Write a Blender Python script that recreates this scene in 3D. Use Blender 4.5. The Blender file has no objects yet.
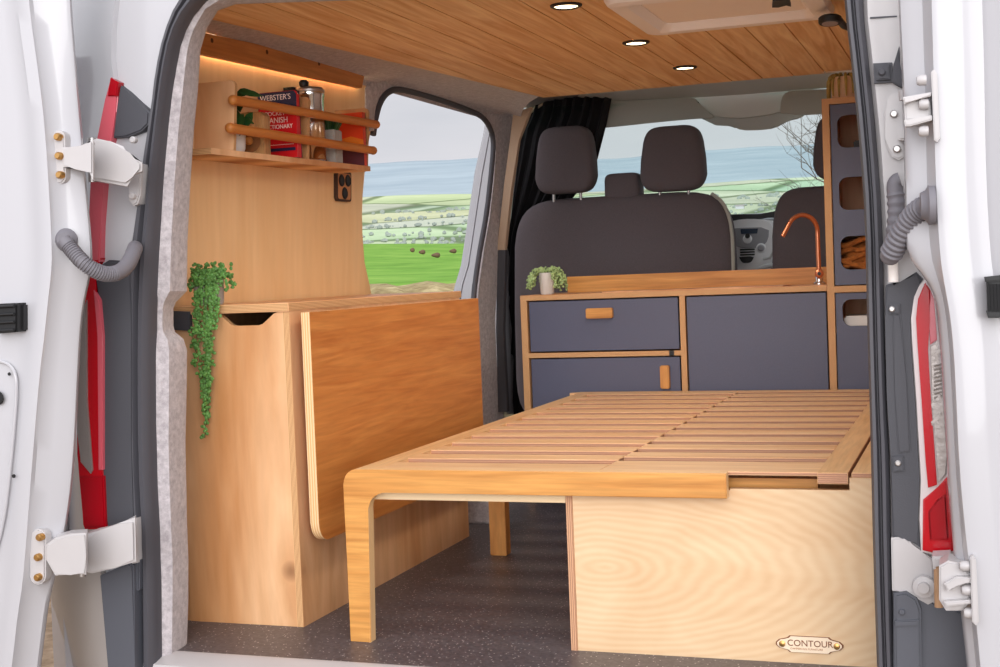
import bpy, bmesh, math, random
from mathutils import Vector, Matrix
random.seed(7)
S = bpy.context.scene
COL = S.collection
R = math.radians
# ------------------------------------------------------------------ camera
F = 1350.14
YAW, PIT, ROL = 0.341396, 0.042897, 0.039976
CAM = Vector((1.287847, -2.586636, 0.771568))
FW = Vector((-math.sin(YAW)*math.cos(PIT), math.cos(YAW)*math.cos(PIT), -math.sin(PIT)))
_r = Vector((math.cos(YAW), math.sin(YAW), 0)); _u = _r.cross(FW)
RT = math.cos(ROL)*_r - math.sin(ROL)*_u
UP = math.cos(ROL)*_u + math.sin(ROL)*_r
cd = bpy.data.cameras.new('camera'); cam = bpy.data.objects.new('camera', cd); COL.objects.link(cam)
cd.sensor_width = 36; cd.lens = F*36/1000; cd.clip_start = .05; cd.clip_end = 12000
M = Matrix((RT, UP, -FW)).transposed().to_4x4(); M.translation = CAM
cam.matrix_world = M; S.camera = cam
S.view_settings.view_transform = 'Standard'; S.view_settings.look = 'None'
S.view_settings.gamma = 1; S.view_settings.exposure = 0; S.view_settings.use_curve_mapping = False
S.cycles.diffuse_bounces = 6; S.cycles.max_bounces = 14; S.cycles.transparent_max_bounces = 12

def ray(px, py): return FW + RT*((px-500)/F) - UP*((py-333.5)/F)
def at(px, py, X=None, Y=None, Z=None):
    """the point of the plane X=, Y= or Z= that the photograph shows at px, py"""
    d = ray(px, py); i, v = (0, X) if X is not None else (1, Y) if Y is not None else (2, Z)
    return CAM + d*((v-CAM[i])/d[i])
def on(px, py, p, n):
    d = ray(px, py); return CAM + d*((Vector(p)-CAM).dot(n)/d.dot(n))
WP, WN = (-.47, 0, .73), Vector((.65, 0, -.03)).normalized()      # inner face of the left wall lining, leaning in slightly
def wall(px, py, off=0): return on(px, py, Vector(WP)+WN*off, WN)
def wx(z): return -.47 + (z-.73)*.03/.65

# ------------------------------------------------------------------ materials
MATS = {}
def nt(name):
    m = bpy.data.materials.new(name); m.use_nodes = True; t = m.node_tree
    return m, t, t.nodes['Principled BSDF']
def rgb(h):
    c = [int(h[i:i+2], 16)/255 for i in (0, 2, 4)]
    return tuple([x/12.92 if x <= .04045 else ((x+.055)/1.055)**2.4 for x in c]+[1])
def plain(name, col, rough=.5, metal=0, bump=0, bscale=60, var=0, coat=0, spec=.5, emit=None, estr=0):
    if name in MATS: return MATS[name]
    m, t, b = nt(name); N = t.nodes; L = t.links
    c = rgb(col); b.inputs['Base Color'].default_value = c
    b.inputs['Roughness'].default_value = rough; b.inputs['Metallic'].default_value = metal
    b.inputs['Coat Weight'].default_value = coat; b.inputs['Specular IOR Level'].default_value = spec
    if emit: b.inputs['Emission Color'].default_value = rgb(emit); b.inputs['Emission Strength'].default_value = estr
    if bump or var:
        tc = N.new('ShaderNodeTexCoord'); n = N.new('ShaderNodeTexNoise'); n.inputs['Scale'].default_value = bscale; n.inputs['Detail'].default_value = 4
        L.new(tc.outputs['Object'], n.inputs['Vector'])
        if bump:
            bp = N.new('ShaderNodeBump'); bp.inputs['Strength'].default_value = bump; bp.inputs['Distance'].default_value = .004
            L.new(n.outputs['Fac'], bp.inputs['Height']); L.new(bp.outputs['Normal'], b.inputs['Normal'])
        if var:
            r = N.new('ShaderNodeValToRGB'); r.color_ramp.elements[0].position = .3; r.color_ramp.elements[1].position = .7
            r.color_ramp.elements[0].color = tuple(x*(1-var) for x in c[:3])+(1,); r.color_ramp.elements[1].color = tuple(min(1, x*(1+var)) for x in c[:3])+(1,)
            L.new(n.outputs['Fac'], r.inputs['Fac']); L.new(r.outputs['Color'], b.inputs['Base Color'])
    MATS[name] = m; return m
def wood(name, dark, light, scale, detail=6, distort=1.2, rough=.45, spread=(.3, .7), fig=None, knots=0, fine=.25):
    """grain runs along the axis with the smallest scale; fig adds broad plywood figure"""
    if name in MATS: return MATS[name]
    m, t, b = nt(name); N = t.nodes; L = t.links
    tc = N.new('ShaderNodeTexCoord'); mp = N.new('ShaderNodeMapping'); mp.inputs['Scale'].default_value = scale
    L.new(tc.outputs['Object'], mp.inputs['Vector'])
    n = N.new('ShaderNodeTexNoise'); n.inputs['Scale'].default_value = 1; n.inputs['Detail'].default_value = detail; n.inputs['Distortion'].default_value = distort
    L.new(mp.outputs['Vector'], n.inputs['Vector'])
    r = N.new('ShaderNodeValToRGB'); e = r.color_ramp.elements
    e[0].position, e[1].position = spread; e[0].color = rgb(dark); e[1].color = rgb(light)
    fac = n.outputs['Fac']
    if fig:
        w = N.new('ShaderNodeTexWave'); w.inputs['Scale'].default_value = fig[1]
        if fig[0][0] == 'R': w.wave_type = 'RINGS'; w.rings_direction = fig[0][1]
        else: w.wave_type = 'BANDS'; w.bands_direction = fig[0]
        w.inputs['Distortion'].default_value = fig[2]; w.inputs['Detail'].default_value = 2; w.inputs['Detail Scale'].default_value = fig[3]
        fm = N.new('ShaderNodeMapping'); L.new(tc.outputs['Object'], fm.inputs['Vector']); L.new(fm.outputs['Vector'], w.inputs['Vector'])
        if len(fig) > 5: fm.inputs['Location'].default_value = fig[5]; fm.inputs['Scale'].default_value = fig[6]
        mx = N.new('ShaderNodeMix'); mx.inputs[0].default_value = fig[4]
        L.new(fac, mx.inputs[2]); L.new(w.outputs['Fac'], mx.inputs[3]); fac = mx.outputs[0]
    L.new(fac, r.inputs['Fac'])
    col = r.outputs['Color']
    # fine fibre streaks
    n2 = N.new('ShaderNodeTexNoise'); n2.inputs['Scale'].default_value = 5; n2.inputs['Detail'].default_value = 3
    L.new(mp.outputs['Vector'], n2.inputs['Vector'])
    mm = N.new('ShaderNodeMix'); mm.data_type = 'RGBA'; mm.blend_type = 'MULTIPLY'; mm.inputs[0].default_value = fine
    L.new(col, mm.inputs[6]); 
    rr = N.new('ShaderNodeValToRGB'); rr.color_ramp.elements[0].position = .35; rr.color_ramp.elements[1].position = .6
    rr.color_ramp.elements[0].color = (.45, .4, .35, 1)
    L.new(n2.outputs['Fac'], rr.inputs['Fac']); L.new(rr.outputs['Color'], mm.inputs[7]); col = mm.outputs[2]
    if knots:
        v = N.new('ShaderNodeTexVoronoi'); v.inputs['Scale'].default_value = knots
        L.new(tc.outputs['Object'], v.inputs['Vector'])
        kr = N.new('ShaderNodeValToRGB'); kr.color_ramp.elements[0].position = .02; kr.color_ramp.elements[1].position = .09
        kr.color_ramp.elements[0].color = (.22, .13, .07, 1); kr.color_ramp.elements[1].color = (1, 1, 1, 1)
        L.new(v.outputs['Distance'], kr.inputs['Fac'])
        km = N.new('ShaderNodeMix'); km.data_type = 'RGBA'; km.blend_type = 'MULTIPLY'; km.inputs[0].default_value = .8
        L.new(col, km.inputs[6]); L.new(kr.outputs['Color'], km.inputs[7]); col = km.outputs[2]
    L.new(col, b.inputs['Base Color']); b.inputs['Roughness'].default_value = rough
    bp = N.new('ShaderNodeBump'); bp.inputs['Strength'].default_value = .08; bp.inputs['Distance'].default_value = .002
    L.new(n.outputs['Fac'], bp.inputs['Height']); L.new(bp.outputs['Normal'], b.inputs['Normal'])
    MATS[name] = m; return m
def ply_edge(name, axis, a, b_, period=.0032):
    if name in MATS: return MATS[name]
    m, t, b = nt(name); N = t.nodes; L = t.links
    tc = N.new('ShaderNodeTexCoord'); w = N.new('ShaderNodeTexWave'); w.bands_direction = axis; w.inputs['Scale'].default_value = 1/(period*20/6.2832*3.1416*2)
    w.inputs['Scale'].default_value = .314/period
    w.inputs['Distortion'].default_value = .6; w.inputs['Detail Scale'].default_value = 3
    L.new(tc.outputs['Object'], w.inputs['Vector'])
    r = N.new('ShaderNodeValToRGB'); r.color_ramp.elements[0].color = rgb(a); r.color_ramp.elements[1].color = rgb(b_)
    L.new(w.outputs['Fac'], r.inputs['Fac']); L.new(r.outputs['Color'], b.inputs['Base Color']); b.inputs['Roughness'].default_value = .6
    MATS[name] = m; return m
def felt(name, a, c):
    m, t, b = nt(name); N = t.nodes; L = t.links
    tc = N.new('ShaderNodeTexCoord'); n = N.new('ShaderNodeTexNoise'); n.inputs['Scale'].default_value = 70; n.inputs['Detail'].default_value = 6; n.inputs['Roughness'].default_value = .75
    L.new(tc.outputs['Object'], n.inputs['Vector'])
    r = N.new('ShaderNodeValToRGB'); r.color_ramp.elements[0].position = .35; r.color_ramp.elements[1].position = .65
    r.color_ramp.elements[0].color = rgb(a); r.color_ramp.elements[1].color = rgb(c)
    L.new(n.outputs['Fac'], r.inputs['Fac']); L.new(r.outputs['Color'], b.inputs['Base Color']); b.inputs['Roughness'].default_value = 1
    b.inputs['Sheen Weight'].default_value = .3
    bp = N.new('ShaderNodeBump'); bp.inputs['Strength'].default_value = .5; bp.inputs['Distance'].default_value = .003
    L.new(n.outputs['Fac'], bp.inputs['Height']); L.new(bp.outputs['Normal'], b.inputs['Normal'])
    MATS[name] = m; return m
def glass(name, tint, amount=.06):
    m = bpy.data.materials.new(name); m.use_nodes = True; t = m.node_tree; N = t.nodes; L = t.links
    N.remove(N['Principled BSDF']); o = N['Material Output']
    tr = N.new('ShaderNodeBsdfTransparent'); tr.inputs['Color'].default_value = tint
    gl = N.new('ShaderNodeBsdfGlossy'); gl.inputs['Roughness'].default_value = .03
    mx = N.new('ShaderNodeMixShader'); mx.inputs['Fac'].default_value = amount
    L.new(tr.outputs[0], mx.inputs[1]); L.new(gl.outputs[0], mx.inputs[2]); L.new(mx.outputs[0], o.inputs['Surface'])
    return m

M_BIRCH = wood('birch plywood', 'd3ab80', 'e4c8a2', (2.2, 3, 5), distort=2.5, spread=(.15, .85), fig=('RY', 21, 8, .6, .22, (.12, 0, -.2), (.42, .4, 1.15)), fine=.05)
M_CAB = wood('warm birch plywood', 'c08048', 'f0c294', (9, 9, 1.6), distort=1.6, spread=(.22, .78), fig=('X', .8, 7, 1.0, .3), knots=3.1, fine=.12)
M_WALL = wood('lining plywood', 'e6b87e', 'f6d2a0', (9, 9, 1.0), distort=.8, spread=(.2, .8), fine=.07)
M_OAKY = wood('oak along', 'ba6d2e', 'dd964e', (20, 1.6, 26), distort=2.0, spread=(.25, .8), fine=.2)
M_OAKX = wood('oak across', 'bd7a34', 'e3a75a', (1.6, 14, 26), distort=1.6, spread=(.25, .75), fine=.3)
M_OAKZ = wood('oak upright', 'b87433', 'dfa257', (14, 14, 2.5), distort=1.2, spread=(.25, .75), fine=.3)
M_SLAT = wood('slat timber', 'dca872', 'f6d0a0', (1.5, 22, 22), distort=1.2, spread=(.25, .75), fine=.25)
M_SLATY = wood('slat timber along', 'dcaa70', 'f3cc98', (22, 1.5, 22), distort=1.2, spread=(.25, .75), fine=.25)
M_PINE = wood('pine cladding', 'd8a062', 'fddca8', (20, 1.1, 20), distort=2.0, spread=(.28, .72), knots=2.6, rough=.6, fine=.12)
M_PLYZ = ply_edge('plywood edge flat', 'Z', 'a8703e', 'e8bd8a')
M_PLYX = ply_edge('plywood edge upright', 'X', 'a8703e', 'e8bd8a')
M_PLYY = ply_edge('plywood edge deep', 'Y', 'a8703e', 'e8bd8a')
M_PINK = ply_edge('shaded slat edge', 'Z', 'a06c4e', 'd0a080', .004)  # pinkish ply edge, darkened to put shade into the slat gaps
M_FELT = felt('grey carpet lining', '9c9497', 'c8c1c3')
M_NAVY = plain('navy laminate', '555970', .45, bump=.03, bscale=300, var=.06)
M_FABRIC = plain('seat fabric', '675f63', .95, bump=.35, bscale=500, var=.18)
M_BLACKC = plain('curtain cloth', '1a181b', .95, bump=.2, bscale=300)
M_WHITE = plain('white paint', 'b7b6ba', .22, coat=.4)
M_WHITE2 = plain('white painted metal', 'bab6b6', .35, coat=.2, var=.04, bscale=8)
M_SILVER = plain('grey bumper paint', '9b9490', .35, coat=.3)
M_RUBBER = plain('black rubber', '4a494f', .55, bump=.05, bscale=200)
M_COND = plain('grey conduit rubber', '737076', .6)
M_PLAST = plain('dark plastic', '45454b', .6, bump=.1, bscale=400)
M_BUMP = plain('bumper plastic', '50525a', .5, bump=.05, bscale=400)
M_BLACK = plain('black plastic', '141416', .5)
M_RED = plain('red lens', 'b80a1a', .2, coat=.1, spec=.3)
M_PINKR = plain('pale red lens', 'cc5a66', .2, coat=.1)
M_DRED = plain('deep red lens', 'a00818', .2, coat=.1, spec=.3)
M_CLEAR = plain('clear lens', 'a39b97', .3, metal=.5, bump=.15, bscale=90)
M_RIM = plain('lamp rim', 'cfc4c4', .3, coat=.3)
M_COPPER = plain('copper', 'd08a68', .35, metal=1)
M_CHROME = plain('chrome', 'd9d4cf', .12, metal=1)
M_BRASS = plain('brass bolt', 'c79a5e', .3, metal=.9)
M_STEEL = plain('steel', 'b8b4b2', .35, metal=.9)
M_CERAM = plain('white ceramic', 'dedad4', .4)
M_CONC = plain('grey concrete', 'a9a49e', .9, var=.12, bscale=40)
M_LEAF = plain('pearl leaf', '5f8f45', .5, var=.35, bscale=30)
M_LEAF2 = plain('pale leaf', 'a3bb7c', .5, var=.3, bscale=60)
M_LEAF3 = plain('dark leaf', '274d22', .45, var=.2, bscale=30)
M_LEAF4 = plain('olive leaf', 'a8944e', .6, var=.25, bscale=30)
M_STEM = plain('stem', '4d5b2c', .7)
M_SOIL = plain('soil', '6a5440', 1)
M_HEAD = plain('grey headliner', 'dcdcd4', .95, bump=.15, bscale=300)
M_VISOR = plain('visor vinyl', 'bcbdb4', .8)
M_DASH = plain('dashboard plastic', '9a9ca1', .6)
M_DASH2 = plain('silver dash trim', 'e4e6e8', .35)
M_BEIGE = plain('beige pillar trim', 'bfa58c', .7)
M_CREAM = plain('cream plastic', 'f8f0ea', .5)
M_LED = plain('warm led', 'ffe0a0', .5, emit='fff0c4', estr=12)
M_LAMP = plain('downlight glow', 'fff0d8', .5, emit='ffe2b4', estr=6)

def floor_mat():
    m, t, b = nt('speckled vinyl'); N = t.nodes; L = t.links
    tc = N.new('ShaderNodeTexCoord'); v = N.new('ShaderNodeTexVoronoi'); v.inputs['Scale'].default_value = 105; v.inputs['Randomness'].default_value = 1
    L.new(tc.outputs['Object'], v.inputs['Vector'])
    w = N.new('ShaderNodeTexWhiteNoise'); L.new(v.outputs['Position'], w.inputs['Vector'])
    a = N.new('ShaderNodeMath'); a.operation = 'LESS_THAN'; a.inputs[1].default_value = .17; L.new(v.outputs['Distance'], a.inputs[0])
    g = N.new('ShaderNodeMath'); g.operation = 'GREATER_THAN'; g.inputs[1].default_value = .28; L.new(w.outputs['Value'], g.inputs[0])
    mu = N.new('ShaderNodeMath'); mu.operation = 'MULTIPLY'; L.new(a.outputs[0], mu.inputs[0]); L.new(g.outputs[0], mu.inputs[1])
    n = N.new('ShaderNodeTexNoise'); n.inputs['Scale'].default_value = 120; L.new(tc.outputs['Object'], n.inputs['Vector'])
    r = N.new('ShaderNodeValToRGB'); r.color_ramp.elements[0].position = .35; r.color_ramp.elements[1].position = .7
    r.color_ramp.elements[0].color = rgb('4b474a'); r.color_ramp.elements[1].color = rgb('625c5f'); L.new(n.outputs['Fac'], r.inputs['Fac'])
    mx = N.new('ShaderNodeMix'); mx.data_type = 'RGBA'; L.new(mu.outputs[0], mx.inputs[0]); L.new(r.outputs['Color'], mx.inputs[6]); mx.inputs[7].default_value = rgb('c9c0bd')
    L.new(mx.outputs[2], b.inputs['Base Color']); b.inputs['Roughness'].default_value = .42
    return m
M_FLOOR = floor_mat()

# ------------------------------------------------------------------ mesh builder
class B:
    def __init__(s): s.b = bmesh.new()
    def _mi(s, f, mi):
        for x in f: x.material_index = mi
    def box(s, x0, x1, y0, y1, z0, z1, bev=0, mi=0, axis=None, emi=1):
        vs = [s.b.verts.new(p) for p in ((x0,y0,z0),(x1,y0,z0),(x1,y1,z0),(x0,y1,z0),(x0,y0,z1),(x1,y0,z1),(x1,y1,z1),(x0,y1,z1))]
        fs = [s.b.faces.new([vs[i] for i in q]) for q in ((0,3,2,1),(4,5,6,7),(0,1,5,4),(2,3,7,6),(0,4,7,3),(1,2,6,5))]
        ax = (2, 2, 1, 1, 0, 0)
        for f, a in zip(fs, ax): f.material_index = mi if axis is None or a == axis else emi
        if bev: bmesh.ops.bevel(s.b, geom=list({e for f in fs for e in f.edges}), offset=bev, segments=2, affect='EDGES', clamp_overlap=True)
        return s
    def prism(s, pts, vec, mi=0, emi=None, bev=0):
        """polygon pts extruded by vec"""
        vec = Vector(vec); a = [s.b.verts.new(p) for p in pts]; c = [s.b.verts.new(Vector(p)+vec) for p in pts]
        n = len(a); f0 = s.b.faces.new(a); f1 = s.b.faces.new(c[::-1]); f0.material_index = f1.material_index = mi
        sides = []
        for i in range(n):
            f = s.b.faces.new((a[i], c[i], c[(i+1) % n], a[(i+1) % n])); f.material_index = mi if emi is None else emi; sides.append(f)
        if bev: bmesh.ops.bevel(s.b, geom=list(f0.edges), offset=bev, segments=2, affect='EDGES', clamp_overlap=True)
        bmesh.ops.recalc_face_normals(s.b, faces=s.b.faces[:])
        return s
    def sheet(s, rows, vec, mi=0):
        """grid of points given thickness vec"""
        vec = Vector(vec); nr, nc = len(rows), len(rows[0])
        a = [[s.b.verts.new(p) for p in r] for r in rows]; c = [[s.b.verts.new(Vector(p)+vec) for p in r] for r in rows]
        F_ = []
        for i in range(nr-1):
            for j in range(nc-1):
                F_.append(s.b.faces.new((a[i][j], a[i][j+1], a[i+1][j+1], a[i+1][j])))
                F_.append(s.b.faces.new((c[i][j], c[i+1][j], c[i+1][j+1], c[i][j+1])))
        ring = [(0, j) for j in range(nc)]+[(i, nc-1) for i in range(1, nr)]+[(nr-1, j) for j in range(nc-2, -1, -1)]+[(i, 0) for i in range(nr-2, 0, -1)]
        for k in range(len(ring)):
            (i, j), (p, q) = ring[k], ring[(k+1) % len(ring)]
            F_.append(s.b.faces.new((a[i][j], c[i][j], c[p][q], a[p][q])))
        s._mi(F_, mi); bmesh.ops.recalc_face_normals(s.b, faces=F_)
        return s
    def tube(s, pts, r, n=10, mi=0, ribs=None):
        pts = [Vector(p) for p in pts]; rings = []
        up = Vector((.13, .31, .94))
        for i, p in enumerate(pts):
            t = (pts[min(i+1, len(pts)-1)]-pts[max(i-1, 0)]).normalized()
            e1 = t.cross(up).normalized(); e2 = t.cross(e1)
            rr = r[i] if isinstance(r, (list, tuple)) else r
            rings.append([s.b.verts.new(p+(e1*math.cos(2*math.pi*k/n)+e2*math.sin(2*math.pi*k/n))*rr) for k in range(n)])
        F_ = []
        for i in range(len(rings)-1):
            for k in range(n): F_.append(s.b.faces.new((rings[i][k], rings[i][(k+1) % n], rings[i+1][(k+1) % n], rings[i+1][k])))
        F_.append(s.b.faces.new(rings[0][::-1])); F_.append(s.b.faces.new(rings[-1]))
        s._mi(F_, mi); bmesh.ops.recalc_face_normals(s.b, faces=F_); return s
    def lathe(s, prof, origin, axis=(0, 0, 1), n=28, mi=0):
        """prof: list of (radius, height)"""
        o = Vector(origin); a = Vector(axis).normalized(); e1 = a.orthogonal().normalized(); e2 = a.cross(e1); rings = []
        for r, h in prof:
            rings.append([s.b.verts.new(o+a*h+(e1*math.cos(2*math.pi*k/n)+e2*math.sin(2*math.pi*k/n))*max(r, 1e-4)) for k in range(n)])
        F_ = []
        for i in range(len(rings)-1):
            for k in range(n): F_.append(s.b.faces.new((rings[i][k], rings[i][(k+1) % n], rings[i+1][(k+1) % n], rings[i+1][k])))
        F_.append(s.b.faces.new(rings[0][::-1])); F_.append(s.b.faces.new(rings[-1]))
        s._mi(F_, mi); bmesh.ops.recalc_face_normals(s.b, faces=F_); return s
    def ball(s, p, rx, ry=None, rz=None, sub=1, mi=0, rot=None):
        ry = ry or rx; rz = rz or rx
        m = Matrix.Translation(p) @ (rot.to_4x4() if rot else Matrix.Identity(4)) @ Matrix.Diagonal((rx, ry, rz, 1))
        g = bmesh.ops.create_icosphere(s.b, subdivisions=sub, radius=1, matrix=m)
        for v in g['verts']:
            for f in v.link_faces: f.material_index = mi
        return s
    def blob(s, x0, x1, y0, y1, z0, z1, n=4, seg=24, mi=0, warp=None):
        """superellipsoid cushion"""
        c = Vector(((x0+x1)/2, (y0+y1)/2, (z0+z1)/2)); h = Vector(((x1-x0)/2, (y1-y0)/2, (z1-z0)/2))
        def sp(v, e): return math.copysign(abs(v)**e, v)
        e = 2/n; rings = []
        for i in range(1, seg//2):
            la = -math.pi/2+math.pi*i/(seg//2)
            ring = []
            for k in range(seg):
                lo = 2*math.pi*k/seg
                p = Vector((sp(math.cos(la), e)*sp(math.cos(lo), e)*h.x, sp(math.cos(la), e)*sp(math.sin(lo), e)*h.y, sp(math.sin(la), e)*h.z))
                if warp: p = warp(p)
                ring.append(s.b.verts.new(c+p))
            rings.append(ring)
        F_ = []
        for i in range(len(rings)-1):
            for k in range(seg): F_.append(s.b.faces.new((rings[i][k], rings[i][(k+1) % seg], rings[i+1][(k+1) % seg], rings[i+1][k])))
        F_.append(s.b.faces.new(rings[0][::-1])); F_.append(s.b.faces.new(rings[-1]))
        s._mi(F_, mi); bmesh.ops.recalc_face_normals(s.b, faces=F_); return s

ORG = {}
def link(o, parent=None):
    COL.objects.link(o)
    if parent: o.parent = parent
    return o
def obj(name, b, mats, parent=None, base=None, label=None, cat=None, group=None, kind=None, angle=38):
    bm = b.b
    if parent is None and base is None:
        c = [v.co for v in bm.verts]
        base = ((min(p.x for p in c)+max(p.x for p in c))/2, (min(p.y for p in c)+max(p.y for p in c))/2, min(p.z for p in c))
    org = ORG[parent] if parent else Vector(base)
    bmesh.ops.translate(bm, vec=-org, verts=bm.verts[:])
    me = bpy.data.meshes.new(name); bm.to_mesh(me); bm.free()
    for m in (mats if isinstance(mats, (list, tuple)) else [mats]): me.materials.append(m)
    for p in me.polygons: p.use_smooth = True
    me.set_sharp_from_angle(angle=R(angle))
    o = bpy.data.objects.new(name, me); link(o, parent); ORG[o] = org
    if not parent: o.location = org
    tag(o, label, cat, group, kind); return o
def tag(o, label=None, cat=None, group=None, kind=None):
    for k, v in (('label', label), ('category', cat), ('group', group), ('kind', kind)):
        if v: o[k] = v
    return o
def thing(name, loc, label, cat, group=None):
    o = bpy.data.objects.new(name, None); o.empty_display_size = .05; link(o); o.location = loc; ORG[o] = Vector(loc)
    return tag(o, label, cat, group)
def text(body, loc, size, mat, parent, rot=(R(90), 0, 0), align='LEFT', ext=.0004, sx=1, name='lettering'):
    c = bpy.data.curves.new(name, 'FONT'); c.body = body; c.size = size; c.extrude = ext; c.align_x = align; c.materials.append(mat)
    t = bpy.data.objects.new('text_source', c); COL.objects.link(t)
    me = bpy.data.meshes.new_from_object(t.evaluated_get(bpy.context.evaluated_depsgraph_get()))
    bpy.data.objects.remove(t); bpy.data.curves.remove(c); me.name = name
    if not me.materials: me.materials.append(mat)
    o = bpy.data.objects.new(name, me); link(o, parent); o.location = Vector(loc)-ORG[parent]; o.rotation_euler = rot; o.scale = (sx, 1, 1)
    return o
def lerp(a, b, t): return a+(b-a)*t
def pin(poly, y):
    """x of a traced edge [(x, y), ...] at height y"""
    for (x0, y0), (x1, y1) in zip(poly, poly[1:]):
        if y0 <= y <= y1: return lerp(x0, x1, (y-y0)/(y1-y0) if y1 > y0 else 0)
    return poly[0][0] if y < poly[0][1] else poly[-1][0]
def smooth(poly, it=2):
    for _ in range(it):
        q = [poly[0]]
        for a, b in zip(poly, poly[1:]): q += [tuple(lerp(a[i], b[i], .25) for i in range(len(a))), tuple(lerp(a[i], b[i], .75) for i in range(len(a)))]
        poly = q+[poly[-1]]
    return poly
def arc(cx, cz, r, a0, a1, n=6): return [(cx+r*math.cos(R(lerp(a0, a1, i/n))), cz+r*math.sin(R(lerp(a0, a1, i/n)))) for i in range(n+1)]
def rrect(x0, x1, z0, z1, r, n=5):
    return arc(x1-r, z0+r, r, -90, 0, n)+arc(x1-r, z1-r, r, 0, 90, n)+arc(x0+r, z1-r, r, 90, 180, n)+arc(x0+r, z0+r, r, 180, 270, n)
def dup(root, loc, **props):
    r = root.copy(); COL.objects.link(r); r.location = loc
    for k, v in props.items(): r[k] = v
    for ch in list(root.children):
        c = ch.copy(); COL.objects.link(c); c.parent = r
        for g in ch.children:
            d = g.copy(); COL.objects.link(d); d.parent = c
    return r

# ================================================================== SETTING
def struct(name, b, m, label=None, cat=None): return obj(name, b, m, kind='structure', label=label, cat=cat)
b = B().box(-.50, 1.21, -.147, 2.3, -.03, 0)
struct('floor', b, M_FLOOR, 'dark grey speckled vinyl van floor under the bed', 'floor')

# pine tongue-and-groove ceiling: boards run the length of the van
CZ = 1.37
def cedge(y): return lerp(-.315, -.088, (y-.1)/1.75)         # left edge follows the narrowing roof
b = B(); pitch = .098; YF = 1.83
k = -5
x = 1.24
while x > -.45:
    x0, x1 = x-pitch, x-.0012
    g = .004
    def cl(xx, y): return max(xx, cedge(y))
    for (ya, yb) in ((-.13, .4), (.4, 1.0), (1.0, 1.45), (1.45, YF)):
        if x1 <= cedge(ya) and x1 <= cedge(yb): continue
        q = [(cl(x0, ya), ya), (cl(x1, ya), ya), (cl(x1, yb), yb), (cl(x0, yb), yb)]
        if abs(q[1][0]-q[0][0]) < .004 and abs(q[2][0]-q[3][0]) < .004: continue
        top = [b.b.verts.new((p[0], p[1], CZ+.014)) for p in q]
        low = [b.b.verts.new((lerp(p[0], (q[0][0]+q[1][0])/2 if i in (0, 1) else (q[2][0]+q[3][0])/2, .03), p[1], CZ)) for i, p in enumerate(q)]
        b.b.faces.new(low); b.b.faces.new(top[::-1])
        for i in range(4): b.b.faces.new((low[i], top[i], top[(i+1) % 4], low[(i+1) % 4]))
    x -= pitch
b.prism([(cedge(-.13), -.13, CZ+.012), (1.24, -.13, CZ+.012), (1.24, YF, CZ+.012), (cedge(YF), YF, CZ+.012)], (0, 0, .018))
bmesh.ops.remove_doubles(b.b, verts=b.b.verts[:], dist=1e-5); bmesh.ops.recalc_face_normals(b.b, faces=b.b.faces[:])
struct('ceiling', b, M_PINE, 'knotty pine boarded van ceiling running front to back', 'ceiling')

# plywood lining of the left wall, its far edge cut to the curve of the side opening
edge = [(363.5, 300), (371, 292), (369, 282), (364.5, 262), (362.5, 235), (362, 215), (362.6, 196), (364.6, 173), (369, 140), (373, 118), (370, 100), (366, 88), (366, 78)]
pts = [wall(*p) for p in [(372, 296)]+edge[1:]]
pts = [Vector((wx(.715), -.02, .715)), Vector((wx(.715), pts[0].y, .715))]+pts+[Vector((wx(1.385), pts[-1].y, 1.385)), Vector((wx(1.385), -.02, 1.385))]
struct('wall_left', B().prism(pts, (-.012, 0, 0), emi=1), [M_WALL, M_PLYX], 'golden plywood wall lining above the storage cabinet', 'wall')
b = B().box(1.21, 1.24, -.13, 2.2, 0, 1.40)
struct('wall_right', b, M_FELT, 'grey carpeted right wall of the van', 'wall')

# carpet trim round the rear left pillar and header
SO = [(136, 760), (136, 667), (134.5, 525), (130, 460), (129.5, 328), (131.5, 256), (135, 240), (140, 205), (144, 173), (155, 108), (159, 72), (167, 36), (179, 4), (200, -24), (240, -46), (320, -58), (500, -75), (790, -100), (835, -95), (856, -70), (862, -30), (864, 20), (868.6, 60), (876.5, 138), (882, 216), (884.5, 320), (886.6, 400), (890, 460), (891, 540), (894.5, 667), (898, 760)]
SI = [(157, 760), (157, 667), (156.5, 559), (151.5, 460), (151, 328), (154, 256), (155, 240), (157, 205), (159, 173), (165, 108), (170, 72), (177, 36), (192, 8), (216, -12), (254, -27), (320, -36), (500, -50), (775, -76), (815, -72), (836, -55), (842, -30), (846, 20), (851, 60), (859, 138), (865, 216), (867, 320), (869.5, 400), (871, 460), (873, 553), (877, 667), (880, 760)]
FI = [(187, 760), (187, 644), (189, 576), (187, 520), (185.5, 440), (187, 380), (187, 350), (183.5, 339), (175, 332), (173.5, 326), (173.5, 308), (176, 302), (187, 291), (187.5, 240), (190.6, 180), (194, 130), (198, 90), (200.5, 50), (207, 28), (220, 8)]
fi = FI[::-1]; si = SI[:13][::-1]
rows = []
for y in [760, 700, 660, 644, 600, 560, 520, 480, 440, 400, 370, 350, 344, 339, 335, 332, 329, 326, 316, 308, 305, 302, 297, 291, 285, 270, 255, 240, 210, 180, 155, 130, 110, 90, 70, 50, 38, 28]:
    rows.append((pin(si, y), y, pin(fi, y), y))
rows += [(192, 8, 218, 10), (216, -12, 236, 3.5), (254, -27, 290, 1.5), (320, -36, 345, 0), (500, -50, 520, -12), (775, -76, 760, -40)]
G = []
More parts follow.
